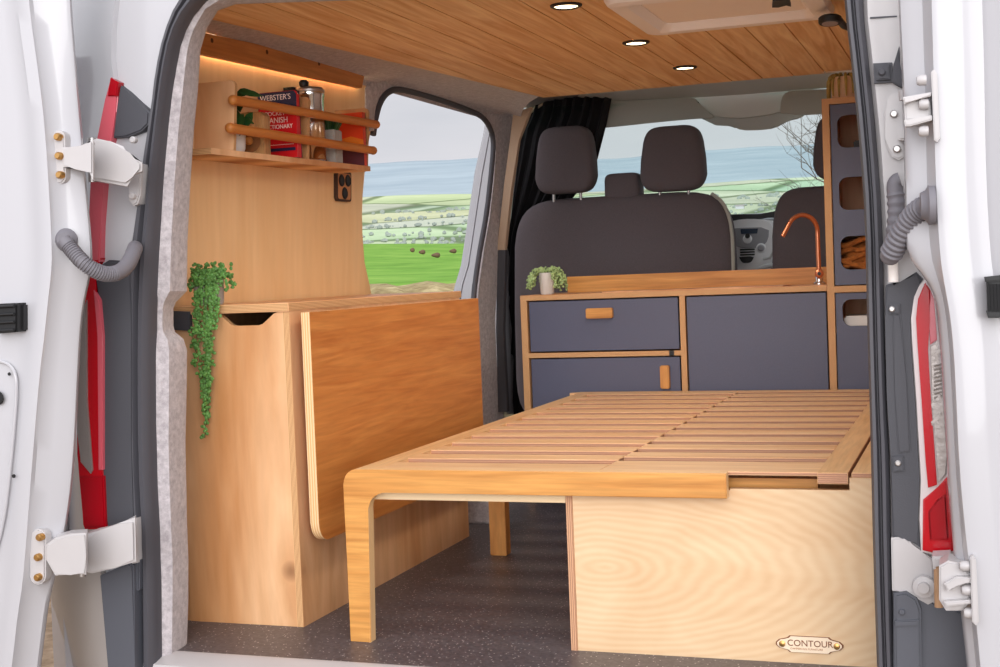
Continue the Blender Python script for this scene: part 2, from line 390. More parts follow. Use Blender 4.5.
for ax, ay, cx, cy in rows:
    p0, p1, p2 = at(ax-3, ay, Y=-.185), at(lerp(ax, cx, .5), lerp(ay, cy, .5), Y=-.165), at(cx-1.5, cy+(.0 if cy > 20 else -1), Y=-.10)
    p3 = at(cx, cy, Y=-.085); p4 = p3+Vector((-.040, .045, .0 if cy > 20 else .03)); p5 = p3+Vector((-.095, .085, .0 if cy > 20 else .05))
    G.append([p0, p1, p2, p3, p4, p5])
struct('trim_1', B().sheet(G, (-.004, .006, 0)), M_FELT, 'pale grey carpet trim around the rear left pillar', 'trim')

# carpet trim round the side door opening: cove up to the ceiling, then pillar
G = []
for y in (1.10, 1.2, 1.35, 1.5, 1.65, 1.8, 1.95, 2.1, 2.25, 2.42):
    p = Vector((wx(1.36), y, 1.36)); q = Vector((cedge(y) if y < 1.83 else lerp(cedge(1.83), -.37, ((y-1.83)/.59)**.7), y, CZ+.003))
    G.append([p, p+Vector((.004, 0, .022)), p+Vector((.025, 0, .034)), p.lerp(q, .5)+Vector((0, 0, .026)), q])
struct('trim_9', B().sheet(G, (0, 0, .012)), M_FELT, 'grey carpet cove between the pine ceiling and the side door opening', 'trim')
ring = [((375, 131), (368, 131)), ((376, 112), (366, 106)), ((381, 98), (366, 88)), ((389, 88), (378, 74)), ((399, 85.5), (396, 72)), ((418, 90), (419, 77)), ((437.5, 96), (441, 83)), ((457, 103), (463, 90)), ((473, 109), (481, 97)), ((484, 116), (499, 106)),
        ((492, 126), (514, 117)), ((496, 138), (513, 128)), ((496, 152), (511.5, 145)), ((494, 180), (509, 175)), ((490, 216), (504.5, 216)), ((484, 250), (500.5, 250)), ((478.5, 290), (497, 290)), ((477, 320), (495, 320)), ((480, 367), (497, 367)), ((483, 412), (503, 412)), ((483, 450), (504, 450))]
G = []
for a, c in ring:
    p = wall(*a); q = wall(*c, off=.004); m_ = (p+q)/2+Vector((.010, 0, 0)); G.append([p, m_, q])
struct('trim_2', B().sheet(G, (-.02, 0, 0)), M_FELT, 'grey carpet trim arching around the open side door', 'trim')
# carpet band between pelmet and ceiling at the rear
G = [[Vector((wx(1.38)-.005, y, 1.375)), Vector((lerp(wx(1.38), cedge(y), .5), y, 1.392)), Vector((cedge(y)+.004, y, CZ+.002))] for y in (-.10, .15, .4, .7, 1.0, 1.22)]
struct('trim_3', B().sheet(G, (0, 0, .01)), M_FELT, 'grey carpet strip between the pelmet and the pine ceiling', 'trim')
b = B().box(-.46, -.125, 1.33, 1.37, 0, .19, bev=.006)
struct('trim_4', b, M_FELT, 'grey carpeted step riser behind the rear bed leg', 'trim')

# front header liner over the cab
G = []
for y, z0 in ((1.80, CZ+.008), (1.95, 1.43), (2.3, 1.475), (2.7, 1.50), (3.02, 1.475)):
    G.append([Vector((xx, y, z0+dz)) for xx, dz in ((-.40, .045), (-.3, .03), (-.1, .008), (.3, 0), (.8, -.005), (1.1, -.03), (1.3, -.10))])
struct('trim_5', B().sheet(G, (0, 0, .02)), M_HEAD, 'grey moulded headliner above the windscreen', 'trim')
# windscreen
G = [[Vector((xx, lerp(3.72, 3.05, t)-.28*((xx-.35)/.9)**2, lerp(.98, 1.47, t))) for xx in (-.55, -.3, 0, .35, .7, 1.0, 1.25)] for t in (0, .33, .66, 1)]
struct('window_1', B().sheet(G, (0, .005, .003)), glass('tinted screen glass', (.93, .975, .965, 1), .03), 'large tinted windscreen beyond the seats', 'window')
b = B()
for sx in (-.58, 1.28):
    b.tube([(sx, 3.5, .95), (sx, 3.2, 1.2), (sx, 2.85, 1.47)], [.05, .045, .04])
struct('trim_6', b, M_HEAD)

# ================================================================== THE VAN'S OWN BODY
van = thing('van', (.37, -.2, -.55), 'white panel van body with open rear doors framing the camper interior', 'van')
def slab(pts, Y, depth, bev=0, b=None, mi=0):
    b = b or B(); return b.prism([at(x, y, Y=Y) for x, y in pts], (0, depth, 0), bev=bev, mi=mi)
def stud(b, px, py, Y, r=.006, h=.006, mi=0, axis=(0, -1, 0)):
    return b.lathe([(r, -.004), (r, h*.7), (r*.7, h), (.0, h)], at(px, py, Y=Y), axis, n=12, mi=mi)
# door seal
prof = [(0, .0), (.05, -.012), (.2, -.021), (.38, -.02), (.47, -.007), (.54, -.007), (.63, -.02), (.82, -.021), (.95, -.012), (1, .0)]
oo, ii = smooth(SO, 1), smooth(SI, 1)
G = [[at(lerp(a[0], c[0], t), lerp(a[1], c[1], t), Y=-.195)+Vector((0, dy, 0)) for t, dy in prof] for a, c in zip(oo, ii)]
o = obj('door_seal', B().sheet(G, (0, .02, 0)), M_RUBBER, van); tag(o, 'dark grey rubber seal around the rear door opening')
# shell panels that close the van in
obj('body_side', B().box(-.66, -.64, -.1, 1.26, -.35, 1.3), M_WHITE, van)
obj('body_side', B().box(-.64, -.62, 2.78, 3.4, -.35, 1.6), M_WHITE, van)
obj('body_side', B().box(1.32, 1.34, -.1, 2.4, -.35, 1.3), M_WHITE, van)
G = [[Vector((xx, y, z)) for xx, z in ((-.50, 1.475), (-.46, 1.49), (-.4, 1.505), (.35, 1.54), (1.1, 1.5), (1.28, 1.42), (1.34, 1.3))] for y in (-.19, .6, 1.4, 2.2, 3.0)]
obj('roof', B().sheet(G, (0, 0, .01)), M_WHITE, van)
G = [[at(x, y, Y=-.20) + Vector((0, .01, 0)) for x, y in ((p[0], p[1]), (p[0]-0, p[1]-90))] for p in SO[13:20]]
obj('rear_header', B().sheet(G, (0, .03, 0)), M_WHITE, van)
b = B().prism([(-.40, -.147, .002), (-.40, -.16, .002), (-.40, -.205, -.012), (-.40, -.215, -.06), (-.40, -.147, -.06)], (1.52, 0, 0))
obj('rear_sill', b, M_WHITE2, van)
obj('underbody', B().box(-.6, 1.3, -.14, 3.4, -.3, -.04), M_BLACK, van)

# --- left rear pillar
LR = [(118, -60), (117, 0), (112, 50), (116, 82), (111, 140), (103, 180), (100, 225), (94, 262), (93, 275), (99, 300), (102, 340), (102, 460), (105, 529), (108, 580), (112, 667), (114, 760)]
ys = [-60, -20, 0, 30, 60, 80, 100, 140, 180, 225, 262, 300, 340, 400, 460, 529, 580, 620, 667, 740]
sol = SO[:14][::-1]
G = []
for y in ys:
    s_, l_ = pin(sol, y), pin(LR, y)
    G.append([at(s_+8, y, Y=-.17), at(s_-1, y, Y=-.195), at(lerp(s_, l_, .5), y, Y=-.20), at(l_+3, y, Y=-.205), at(l_-2, y, Y=-.215), at(l_-9, y, Y=-.20), at(l_-22, y, Y=-.16), at(l_-40, y, Y=-.07), at(l_-58, y, Y=.06)])
lp = obj('rear_pillar', B().sheet(G, (.0, .02, 0)), M_WHITE, van); tag(lp, 'white left rear door pillar')
lamp = obj('tail_lamp', slab([(100, 258), (95, 268), (93.5, 281), (98.5, 300), (102, 335), (102, 460), (105.5, 529), (84, 530), (82, 525), (79, 474), (76, 455), (76, 340), (82, 300), (87, 258)], -.222, .05, bev=.004), M_RED, van)
tag(lamp, 'left red tail lamp half hidden behind the open door')
obj('lens', slab([(110, 77), (118.5, 82), (115.5, 112), (111.5, 140), (104, 180), (100.5, 225), (99, 262), (88, 262), (88, 240), (89.5, 180), (97, 140), (105, 100)], -.222, .04, bev=.004), M_PINKR, lamp)
obj('lens', slab([(110, 77.5), (118, 82), (116.5, 96), (107, 96)], -.226, .02, bev=.002), M_DRED, lamp)
obj('lens', slab([(83, 308), (86, 300), (86.5, 400), (92, 470), (90, 474), (80, 462), (77, 430), (77.5, 345)], -.227, .02, bev=.002), M_CLEAR, lamp)
obj('lens', slab([(79, 476), (103, 476), (105, 527), (84, 528)], -.227, .02, bev=.003), M_DRED, lamp)
obj('lens', slab([(99, 300), (102, 336), (102, 470), (98, 470), (97.5, 336), (93, 290)], -.228, .02, bev=.002), M_PINKR, lamp)
obj('pillar_cover', slab([(119.5, 85), (127, 91), (138, 102), (149, 112), (148, 124), (141, 131), (126, 137), (112.5, 138), (116.5, 112)], -.218, .025, bev=.003), M_PLAST, van)
obj('pillar_cover', slab([(99, 266), (108, 260), (131, 262), (131, 330), (131, 440), (135, 525), (118, 531), (106.5, 529), (103, 470), (103, 335), (99, 298), (95, 280)], -.218, .025, bev=.004), M_PLAST, van)
# --- left bumper end
G = []
for y in (566, 590, 620, 667, 760):
    k = (y-575)
    G.append([at(46+k*.22, y, Y=.05), at(56+k*.2, y, Y=-.12), at(66+k*.16, y, Y=-.17), at(80+k*.12, y, Y=-.205), at(90+k*.11, y, Y=-.225), at(101+k*.10, y, Y=-.232)])
obj('bumper', B().sheet(G, (0, .02, 0)), M_SILVER, van)
obj('bumper_end', slab([(99, 576), (128, 563), (133, 566), (135, 667), (137, 760), (117, 760), (108, 667)], -.236, .03, bev=.004), M_BUMP, van)
obj('bumper_end', slab([(130, 562), (139, 560), (139, 590), (131, 595)], -.225, .03, bev=.003), M_BUMP, van)
# --- left hinges: body half
def bodyhinge(pts, foot, bolts, pin_px, y0, y1):
    b = B().prism([at(x, y, Y=-.31) for x, y in pts], (-.018, .030, 0), bev=.006)
    slab(foot, -.232, .03, bev=.003, b=b)
    for x, y in bolts: stud(b, x, y, -.236, .007, .008)
    p0, p1 = at(pin_px, y0, Y=-.30), at(pin_px, y1, Y=-.30)
    b.tube([p0, p1], .0085, n=14, mi=1)
    return obj('hinge', b, [M_WHITE2, M_STEEL], van)
bodyhinge([(90, 142), (96, 138), (110, 141), (123, 146), (128, 155), (142, 162), (142, 171), (130, 175), (127, 186), (92, 180)], [(128, 160), (141, 164), (140, 195), (137, 204), (133, 206), (128, 200)], [(133, 196), (134, 140)], 92, 138, 182)
bodyhinge([(87, 535), (98, 531), (118, 527), (135, 518), (136, 562), (115, 568), (92, 574), (87, 573)], [(122, 524), (136, 518), (137, 563), (122, 566)], [], 82, 532, 576)
# --- left cable conduit
pp = smooth([(64, 240), (71, 249), (82, 262), (95, 271), (108, 275), (121, 272), (130, 262), (135, 248)], 2)
n = len(pp); P = []; rr = []
for i in range(n*6):
    t = i/(n*6-1)*(n-1); k = min(int(t), n-2); f = t-k
    x, y = lerp(pp[k][0], pp[k+1][0], f), lerp(pp[k][1], pp[k+1][1], f); u = i/(n*6-1)
    P.append(at(x, y, Y=lerp(-.405, -.235, max(0, (u-.3)/.7)**1.5))); rr.append((.0135+(.0022 if .12 < u < .62 and i % 4 < 2 else 0))*(1.15 if u > .62 else 1))
b = B().tube(P, rr, n=14); b.lathe([(.012, .0), (.021, .002), (.023, .010), (.018, .018), (.014, .022)], at(64, 240, Y=-.385)+Vector((0, .012, 0)), (0.3, -1, 0), n=20)
o = obj('cable_conduit', b, M_COND, van); tag(o, 'short corrugated cable sleeve from the left door to the pillar')

# --- left rear door
DE = [(71, -60), (71, 0), (78, 84), (82, 130), (87, 190), (91, 230), (93, 258), (91, 275), (86, 295), (82, 320), (79, 370), (76, 440), (72, 490), (66, 530), (60, 560), (55, 578), (49, 602), (45, 635), (41, 667), (30, 760)]
DC = [(28, -60), (30, 0), (42, 84), (47, 130), (51, 190), (53, 230), (54, 258), (53, 275), (50, 300), (46, 340), (42, 370), (36, 440), (32, 490), (28, 545), (24, 590), (20, 610), (14, 667), (0, 760)]
de, dc = smooth(DE, 2), smooth(DC, 2)
G = []
for i in range(60):
    y = lerp(-58, 755, i/59); e, c = pin(de, y), pin(dc, y)
    G.append([at(c-190, y, Y=-.42), at(c-60, y, Y=-.405), at(c-30, y, Y=-.40), at(c-17, y, Y=-.397), at(c-14, y, Y=-.405), at(c-2, y, Y=-.402), at(c+2, y, Y=-.392), at(lerp(c, e, .45), y, Y=-.372), at(lerp(c, e, .85), y, Y=-.358), at(e-2, y, Y=-.352), at(e, y, Y=-.342)])
ld = obj('rear_door', B().sheet(G, (-.020, .026, 0)), M_WHITE, van); tag(ld, 'left rear door swung open, white painted inner face')
def doorhinge(plate, bolts, arm, Yp, parent, axis=(.25, -1, 0)):
    b = slab(plate, Yp, .02, bev=.003)
    b.prism([at(x, y, Y=Yp-.004) for x, y in arm], (-.024, .038, 0), bev=.004)
    for x, y in bolts: stud(b, x, y, Yp-.002, .0075, .010, mi=1)
    return obj('hinge', b, [M_WHITE2, M_BRASS], parent)
def pill(x0, x1, y0, y1, dx=0):
    w = (x1-x0)/2; c = (x0+x1)/2; out = []
    for a in range(180, 361, 30): out.append((c+w*math.cos(R(a)), y0+w+w*math.sin(R(a))))
    for a in range(0, 181, 30): out.append((c+dx+w*math.cos(R(a)), y1-w+w*math.sin(R(a))))
    return out
doorhinge(pill(50.5, 64, 130, 184, 1), [(59, 137), (60, 156), (61, 175)], [(62, 147), (70, 147), (80, 148), (90, 140), (93, 140), (93, 180), (88, 170), (75, 167), (62, 167)], -.385, ld)
doorhinge(pill(29, 45, 529, 585, 0), [(41, 537), (39, 557), (39, 577)], [(46, 545), (56, 538), (70, 534), (86, 533), (86, 556), (86, 575), (70, 573), (55, 576), (46, 560)], -.39, ld)
b = slab([(-6, 304), (17, 303), (17, 332), (-6, 334)], -.425, .03, bev=.004)
slab([(15, 305), (23, 305), (23, 330), (15, 331)], -.412, .014, bev=.002, b=b)
for k in range(4): b.tube([at(-6, 307+k*8, Y=-.428), at(14, 306+k*8, Y=-.428)], .003)
obj('latch', b, M_BLACK, ld)
for x, y, r in ((9.5, 374, .0035), (14, 476, .004), (-2, 398, .014)): obj('dark_hole', B().lathe([(r, 0), (r*.9, .002), (0, .002)], at(x, y, Y=-.408), (0, -1, 0), n=14), M_BLACK, ld)  # black discs laid on the door in place of dark stamped holes
b = B(); P = [(-20, 362), (0, 361), (9, 364), (15, 372), (17, 386), (14, 430), (9, 480), (4, 520), (-6, 560)]
b.tube([at(x, y, Y=-.404) for x, y in smooth(P, 2)], .0035, n=8); obj('pressing', b, M_WHITE, ld)

# --- right rear pillar
G = []
sor = SO[19:]
for y in (-70, -20, 20, 60, 100, 140, 180, 216, 260, 320, 400, 460, 540, 600, 667, 740):
    s_ = pin(sor, y)
    G.append([at(s_-8, y, Y=-.17), at(s_+1, y, Y=-.195), at(s_+4, y, Y=-.202), at(s_+12, y, Y=-.202), at(909+y*.01, y, Y=-.205), at(934+y*.03, y, Y=-.20), at(958+y*.03, y, Y=-.13), at(984, y, Y=.05)])
rp = obj('rear_pillar', B().sheet(G, (0, .02, 0)), M_WHITE2, van); tag(rp, 'white right rear door pillar')
b = slab([(870, 17), (897, 15.5), (897, 17), (870, 18.6)], -.2045, .004); obj('panel_seam', b, M_PLAST, van)
lamp = obj('tail_lamp', slab([(925, 279), (930, 285), (935, 300), (937, 320), (941, 360), (945, 410), (948, 460), (949, 490), (955, 552), (940, 557), (921, 552), (919.5, 520), (921, 480), (916.5, 400), (912.5, 345), (911, 318), (914, 297), (919, 286)], -.222, .05, bev=.004), M_RIM, van)
tag(lamp, 'right red tail lamp beside the white open door')
obj('lens', slab([(925, 282.5), (930, 290), (930, 320), (928, 350), (931, 400), (934.5, 450), (937, 485), (928, 488), (925.5, 460), (921.5, 400), (917.5, 345), (916, 318), (918, 299)], -.228, .02, bev=.002), M_RED, lamp)
obj('lens', slab([(930, 290), (934, 299), (935.5, 318), (937, 340), (930, 345), (929, 325), (930, 305)], -.227, .02, bev=.002), M_PINKR, lamp)
b = slab([(930, 346), (937.5, 342), (943, 400), (946.5, 455), (946.5, 474), (938, 484), (936, 450), (932, 400)], -.226, .02, bev=.002)
for yy in (352, 398, 416): slab([(931, yy+6), (940, yy-4), (941, yy), (932, yy+10)], -.229, .006, b=b)
for k in range(9): b.tube([at(934, 366+k*4, Y=-.2275), at(942, 364+k*4, Y=-.2275)], .0016, n=6)
obj('lens', b, M_CLEAR, lamp)
obj('lens', slab([(923, 500), (938, 487), (947, 477), (953.5, 551), (939, 554.5), (922.5, 550.5)], -.228, .02, bev=.003), M_RED, lamp)
obj('lens', slab([(928, 512), (938, 499), (946, 494), (949, 540), (930, 541)], -.231, .01, bev=.003), M_DRED, lamp)
b = slab([(885.5, 285), (893, 283), (905, 282), (916, 272), (923, 279), (917, 288), (912.5, 300), (910, 320), (911, 345), (915, 400), (919.5, 480), (918, 520), (920, 548), (906, 538), (892, 537), (891, 460), (887, 400), (885, 320)], -.216, .02, bev=.004)
obj('pillar_cover', b, M_PLAST, van)
slab_b = slab([(889, 304), (900, 304), (900, 314), (889, 314)], -.222, .01, bev=.002); slab([(892, 457), (903, 456), (904, 471), (893, 472)], -.222, .01, bev=.002, b=slab_b)
slab([(892, 314), (901, 314), (906, 380), (911, 452), (898, 454), (895, 390)], -.220, .01, bev=.003, b=slab_b)
stud(slab_b, 892, 309, -.222, .005, .004, mi=1); stud(slab_b, 898, 463, -.222, .005, .004, mi=1)
obj('cover_clip', slab_b, [M_PLAST, M_STEEL], van)
b = slab([(873, 63), (892, 62), (893, 82), (874, 83)], -.216, .02, bev=.004); slab([(893, 66), (899, 46), (900, 70), (911, 86), (900, 87), (892, 82)], -.22, .02, bev=.002, b=b)
slab([(876, 66), (889, 65), (890, 79), (877, 80)], -.220, .01, bev=.002, b=b); stud(b, 882, 72, -.221, .006, .005)
o = obj('bump_stop', b, M_PLAST, van)
# upper right hinge
b = slab([(887, 100), (891, 94), (904, 90), (905, 156), (899, 160), (892, 157), (887, 148), (885, 138), (884, 112)], -.214, .012, bev=.003)
stud(b, 894, 114, -.216, .0065, .006, mi=1); stud(b, 897, 149, -.216, .0065, .006, mi=1)
b.tube([at(904, 90, Y=-.27), at(905, 100, Y=-.27)], .0095, n=14, mi=0); slab([(897, 128), (909, 126), (909, 140), (898, 140)], -.25, .03, bev=.003, b=b)
obj('hinge', b, [M_WHITE2, M_STEEL, M_BRASS], van)
# lower right hinge
b = slab([(891, 538), (905, 537), (921, 553), (934, 560), (934, 602), (928, 605), (916, 598), (905, 592), (892, 591)], -.218, .015, bev=.003)
b.lathe([(.019, 0), (.018, .01), (.010, .011), (.009, .018), (0, .018)], at(924, 586, Y=-.222), (0, -1, 0), n=20)
b.tube([at(938, 564, Y=-.28), at(939, 607, Y=-.28)], .007, n=14, mi=1)
slab([(932, 557), (950, 556), (951, 566), (933, 570)], -.29, .05, bev=.004, b=b)
obj('hinge', b, [M_WHITE2, plain('rusty pin', 'b08a68', .7)], van)
# conduits on the right
pp = smooth([(931, 206), (922, 208), (912, 217), (903, 231), (895, 246), (889, 258)], 2)
n = len(pp); P = []; rr = []
for i in range(72):
    t = i/71*(n-1); k = min(int(t), n-2); f = t-k; u = i/71
    P.append(at(lerp(pp[k][0], pp[k+1][0], f), lerp(pp[k][1], pp[k+1][1], f), Y=lerp(-.36, -.27, u)))
    rr.append((.0165+(.0028 if .22 < u < .88 and i % 4 < 2 else 0))*(1 if u < .94 else 1-(u-.94)*8))
b = B().tube(P, rr, n=16)
b.lathe([(.030, .0), (.031, .010), (.024, .014), (.020, .022)], at(935, 205, Y=-.36), (-1, -.1, 0), n=22)
obj('cable_conduit', b, M_COND, van)
P = [at(x, y, Y=-.235) for x, y in smooth([(900, 180), (897, 181), (894, 186), (897, 205), (896, 225), (893, 245), (892, 258)], 2)]
PP = []; rr = []
for i in range(60):
    t = i/59*(len(P)-1); k = min(int(t), len(P)-2); PP.append(P[k].lerp(P[k+1], t-k)); rr.append(.0135+(.0018 if i > 24 and i % 4 < 2 else 0))
b = B().tube(PP, rr, n=14); b.tube([at(893, 262, Y=-.225), at(893.5, 282, Y=-.225)], .0085, mi=1)
obj('cable_conduit', b, [M_COND, M_CREAM], van)
# right bumper
b = slab([(893, 592), (908, 592), (922, 598), (934, 605), (952, 612), (963, 613), (970, 667), (972, 760), (893, 760)], -.214, .02, bev=.004)
slab([(894, 594), (906, 592), (917, 599), (921, 610), (923, 760), (895, 760)], -.228, .02, bev=.004, b=b)
slab([(895, 621), (919, 620), (919, 626), (895, 627)], -.232, .01, bev=.002, b=b); stud(b, 902, 612, -.23, .005, .004)
obj('bumper_end', b, M_BUMP, van)
# --- right rear door
DE = [(897, -60), (898, 0), (901, 60), (904, 120), (904.5, 170), (905, 235), (907, 252), (913, 264), (924, 277), (932, 290), (937, 305), (940, 340), (944, 400), (947, 460), (953, 553), (961, 612), (967, 667), (976, 760)]
DC = [(929, -60), (930, 0), (932, 60), (933, 120), (934, 170), (936, 215), (939, 260), (943, 285), (948, 310), (952, 345), (955, 400), (958, 470), (966, 553), (974, 612), (979, 667), (988, 760)]
de, dc = smooth(DE, 2), smooth(DC, 2)
G = []
for i in range(70):
    y = lerp(-58, 755, i/69); e, c = pin(de, y), pin(dc, y)
    G.append([at(e, y, Y=-.315), at(e+2, y, Y=-.325), at(lerp(e, c, .3), y, Y=-.332), at(lerp(e, c, .75), y, Y=-.338), at(c-2, y, Y=-.352), at(c+1.5, y, Y=-.365), at(c+25, y, Y=-.368), at(c+33, y, Y=-.362), at(c+52, y, Y=-.352), at(c+58, y, Y=-.358), at(c+160, y, Y=-.40)])
rd = obj('rear_door', B().sheet(G, (.004, .03, 0)), M_WHITE, van); tag(rd, 'right rear door swung open, white painted inner face')
def rhinge(plate, bolts, arm):
    b = slab(plate, -.385, .03, bev=.002); slab(arm[0], -.365, .06, bev=.003, b=b)
    for a in arm[1:]: slab(a, -.38, .03, bev=.002, b=b)
    for x, y in bolts: b.lathe([(.0085, 0), (.0085, .010), (.006, .014), (0, .014)], at(x+7, y, Y=-.37), (-1, -.15, 0), n=12)
    return obj('hinge', b, M_WHITE2, rd)
rhinge([(931, 72), (934, 69), (937, 73), (940, 138), (937, 142), (934, 140)], [(919, 80), (921, 104), (921, 131)], [[(904, 98), (930, 101), (931, 119), (905, 121)], [(903, 97), (931, 92), (931, 96), (912, 101), (904, 104)], [(904, 120), (932, 115), (932, 120), (910, 126), (905, 126)]])
rhinge([(970, 558), (973, 556), (976, 560), (979, 622), (976, 626), (972, 622)], [(962, 566), (964, 590), (966, 613)], [[(939, 566), (948, 561), (962, 564), (970, 574), (971, 602), (962, 611), (946, 611), (939, 600)], [(944, 584), (957, 577), (971, 578), (971, 583), (958, 584), (948, 592)], [(944, 602), (971, 600), (971, 604), (946, 607)]])
b = slab([(986, 279), (1010, 277), (1010, 318), (988, 316)], -.385, .03, bev=.004)
for k in range(6): b.tube([at(988+k*3.4, 284, Y=-.388), at(989+k*3.4, 312, Y=-.388)], .0028, n=6)
slab([(984, 277), (1012, 274), (1012, 280), (985, 282)], -.392, .02, bev=.002, b=b); slab([(986, 311), (1012, 313), (1012, 318), (988, 318)], -.392, .02, bev=.002, b=b)
obj('latch', b, M_BLACK, rd)

# ================================================================== FURNITURE
# ---- storage cabinet along the left wall
XA, YA, ZA = -.158, .089, .7305
cab = thing('storage_cabinet', (-.3, .6, 0), 'long birch plywood storage cabinet with a cut-out finger pull, below the left wall', 'cabinet')
b = B()
zt = ZA-.020
# front board with trapezoid finger cut-out
out = [(-.452, 0), (XA-.016, 0), (XA-.016, zt), (-.186, zt), (-.196, zt-.003), (-.226, zt-.026), (-.236, zt-.029), (-.296, zt-.029), (-.308, zt-.026), (-.335, zt-.002), (-.345, zt), (-.452, zt)]
b.prism([(x, YA, z) for x, z in out], (0, .016, 0), mi=0, emi=1)
obj('front_panel', b, [M_CAB, M_PLYY], cab)
b = B().box(XA-.016, XA, YA-.001, 1.138, 0, zt, axis=0, emi=1)
obj('side_panel', b, [M_CAB, M_PLYX], cab)
b = B().box(-.475, XA-.016, 1.12, 1.138, 0, zt)
obj('end_panel', b, M_CAB, cab)
b = B().box(-.475, -.452, YA+.004, 1.12, 0, zt).box(-.452, XA-.016, .30, .316, .02, zt-.04)
obj('back_panel', b, M_CAB, cab)
b = B().box(-.462, XA+.001, YA-.006, 1.152, zt, ZA, bev=.0015, axis=2)
obj('lid', b, [M_CAB, M_PLYZ], cab)
b = slab([(171, 311), (189, 311.5), (190, 331), (173, 330)], YA-.012, .016, bev=.002)
obj('catch', b, M_PLAST, cab)

# ---- folded oak table on the cabinet's side
XT = -.114
tb = thing('folding_table', (XT, .6, .19), 'oak table folded flat against the side of the storage cabinet, light edge showing', 'table')
r = .045
pts = [(1.178, .707), (.100, .707), (.100, .19+r)]+[(p[0], p[1]) for p in arc(.100+r, .19+r, r, 180, 270, 8)][1:]+[(1.178, .19)]
b = B().prism([(XT-.022, y, z) for y, z in pts], (.022, 0, 0), mi=0, emi=1, bev=.0015)
for f in b.b.faces:
    if abs(f.normal.x) < .7: f.material_index = 1
obj('tabletop', b, [M_OAKY, ply_edge('table edge', 'X', 'd9a468', 'f2d2a4', .006)], tb)
for y in (.30, .90): obj('bracket', B().box(XT-.043, XT-.022, y, y+.06, .60, .69, bev=.003), M_STEEL, tb)

# ---- pull-out slatted bed
bed = thing('slatted_bed', (.5, .9, 0), 'pull-out slatted timber bed frame standing on the dark floor', 'bed')
ZB, ZR = .372, .323
pts = [(0, 0), (.048, 0), (.056, .275)]+[(p[0], p[1]) for p in arc(.056+.035, ZR-.035, .035, 180, 90, 6)]+[(.82, ZR), (.82, ZB)]+[(p[0], p[1]) for p in arc(.032, ZB-.032, .032, 90, 180, 7)]
b = B().prism([(x, 0, z) for x, z in pts], (0, .026, 0), emi=0, bev=.002)
for f in b.b.faces:
    if abs(f.normal.y) < .7: f.material_index = 1
o = obj('front_rail', b, [M_OAKX, plain('oak edge', 'e9c08a', .5)], bed); tag(o, 'bent oak front rail running down into the front leg')
b = B().prism([(x, .026, z) for x, z in [(0, ZB-.045), (.078, ZB-.045), (.078, ZB)]+arc(.032, ZB-.032, .032, 90, 180, 7)], (0, 1.679, 0))
obj('side_rail', b, M_SLATY, bed)
obj('end_rail', B().prism([(.0, 1.705, ZB-.03), (.0, 1.712, ZB-.03), (.03, 1.746, ZB-.03), (1.05, 1.746, ZB-.03), (1.05, 1.705, ZB-.03)], (0, 0, .03), bev=.001), M_SLAT, bed)
obj('leg', B().box(.0, .047, .885, .925, 0, ZB-.03, bev=.002), M_OAKZ, bed)
obj('leg', B().box(.0, .047, 1.66, 1.70, 0, ZB-.03, bev=.002), M_OAKZ, bed)
obj('batten', B().box(.05, .486, .032, .052, .303, .342, bev=.001), plain('pale batten', 'e8cda4', .5), bed)
obj('batten', B().box(.05, .10, .055, 1.70, .318, .352), M_SLATY, bed)
obj('batten', B().box(.52, .56, .06, 1.70, .318, .352), M_SLATY, bed)
obj('batten', B().box(.56, .985, .075, .10, .300, .352), M_OAKX, bed)
lm = [M_SLAT, M_PINK]
pitch = .1335
for k in range(12):
    y0 = .111+.060+pitch*k
    b = B().box(.078, .561, y0, y0+pitch-.060 if k < 11 else 1.703, ZB-.019, ZB, bev=.001, axis=2)
    obj('slat', b, lm, bed)
obj('slat', B().box(.078, .561, .026, .111, ZB-.019, ZB, bev=.001, axis=2), lm, bed)
for k in range(13):
    y0 = .161+.060+pitch*k
    if y0 > 1.69: break
    b = B().box(.561, .99, y0, min(y0+pitch-.060, 1.703), ZB-.019, ZB, bev=.001, axis=2)
    obj('slat', b, lm, bed)
obj('slat', B().box(.561, .992, .028, .161, ZB-.007, ZB, bev=.001, axis=2), lm, bed)
b = B().box(.990, 1.047, .026, 1.703, ZB-.022, ZB, bev=.001, axis=2); obj('side_rail', b, [M_SLATY, M_PINK], bed)

# ---- plywood bench box the bed rests on
bx = thing('bench_box', (.85, .9, 0), 'pale birch plywood bench box under the right half of the bed', 'bench')
b = B().prism([(x, .030, z) for x, z in [(.500, 0), (1.205, 0), (1.205, .362), (1.049, .362), (1.049, .338), (.822, .338), (.822, .335), (.500, .335)]], (0, .018, 0), emi=1)
obj('front_panel', b, [M_BIRCH, M_PLYY], bx)
b = B().box(.486, .4995, .028, 1.70, 0, .335, axis=0); obj('side_panel', b, [M_CAB, ply_edge('dark ply edge', 'X', '9a6a4c', 'd6a681', .004)], bx)
b = B().box(1.0535, 1.205, .028, 1.73, .362, ZB, bev=.001, axis=2); obj('top_board', b, [M_SLATY, M_PINK], bx)
b = B().box(.4995, 1.2, 1.67, 1.685, 0, .335); obj('back_panel', b, M_CAB, bx)
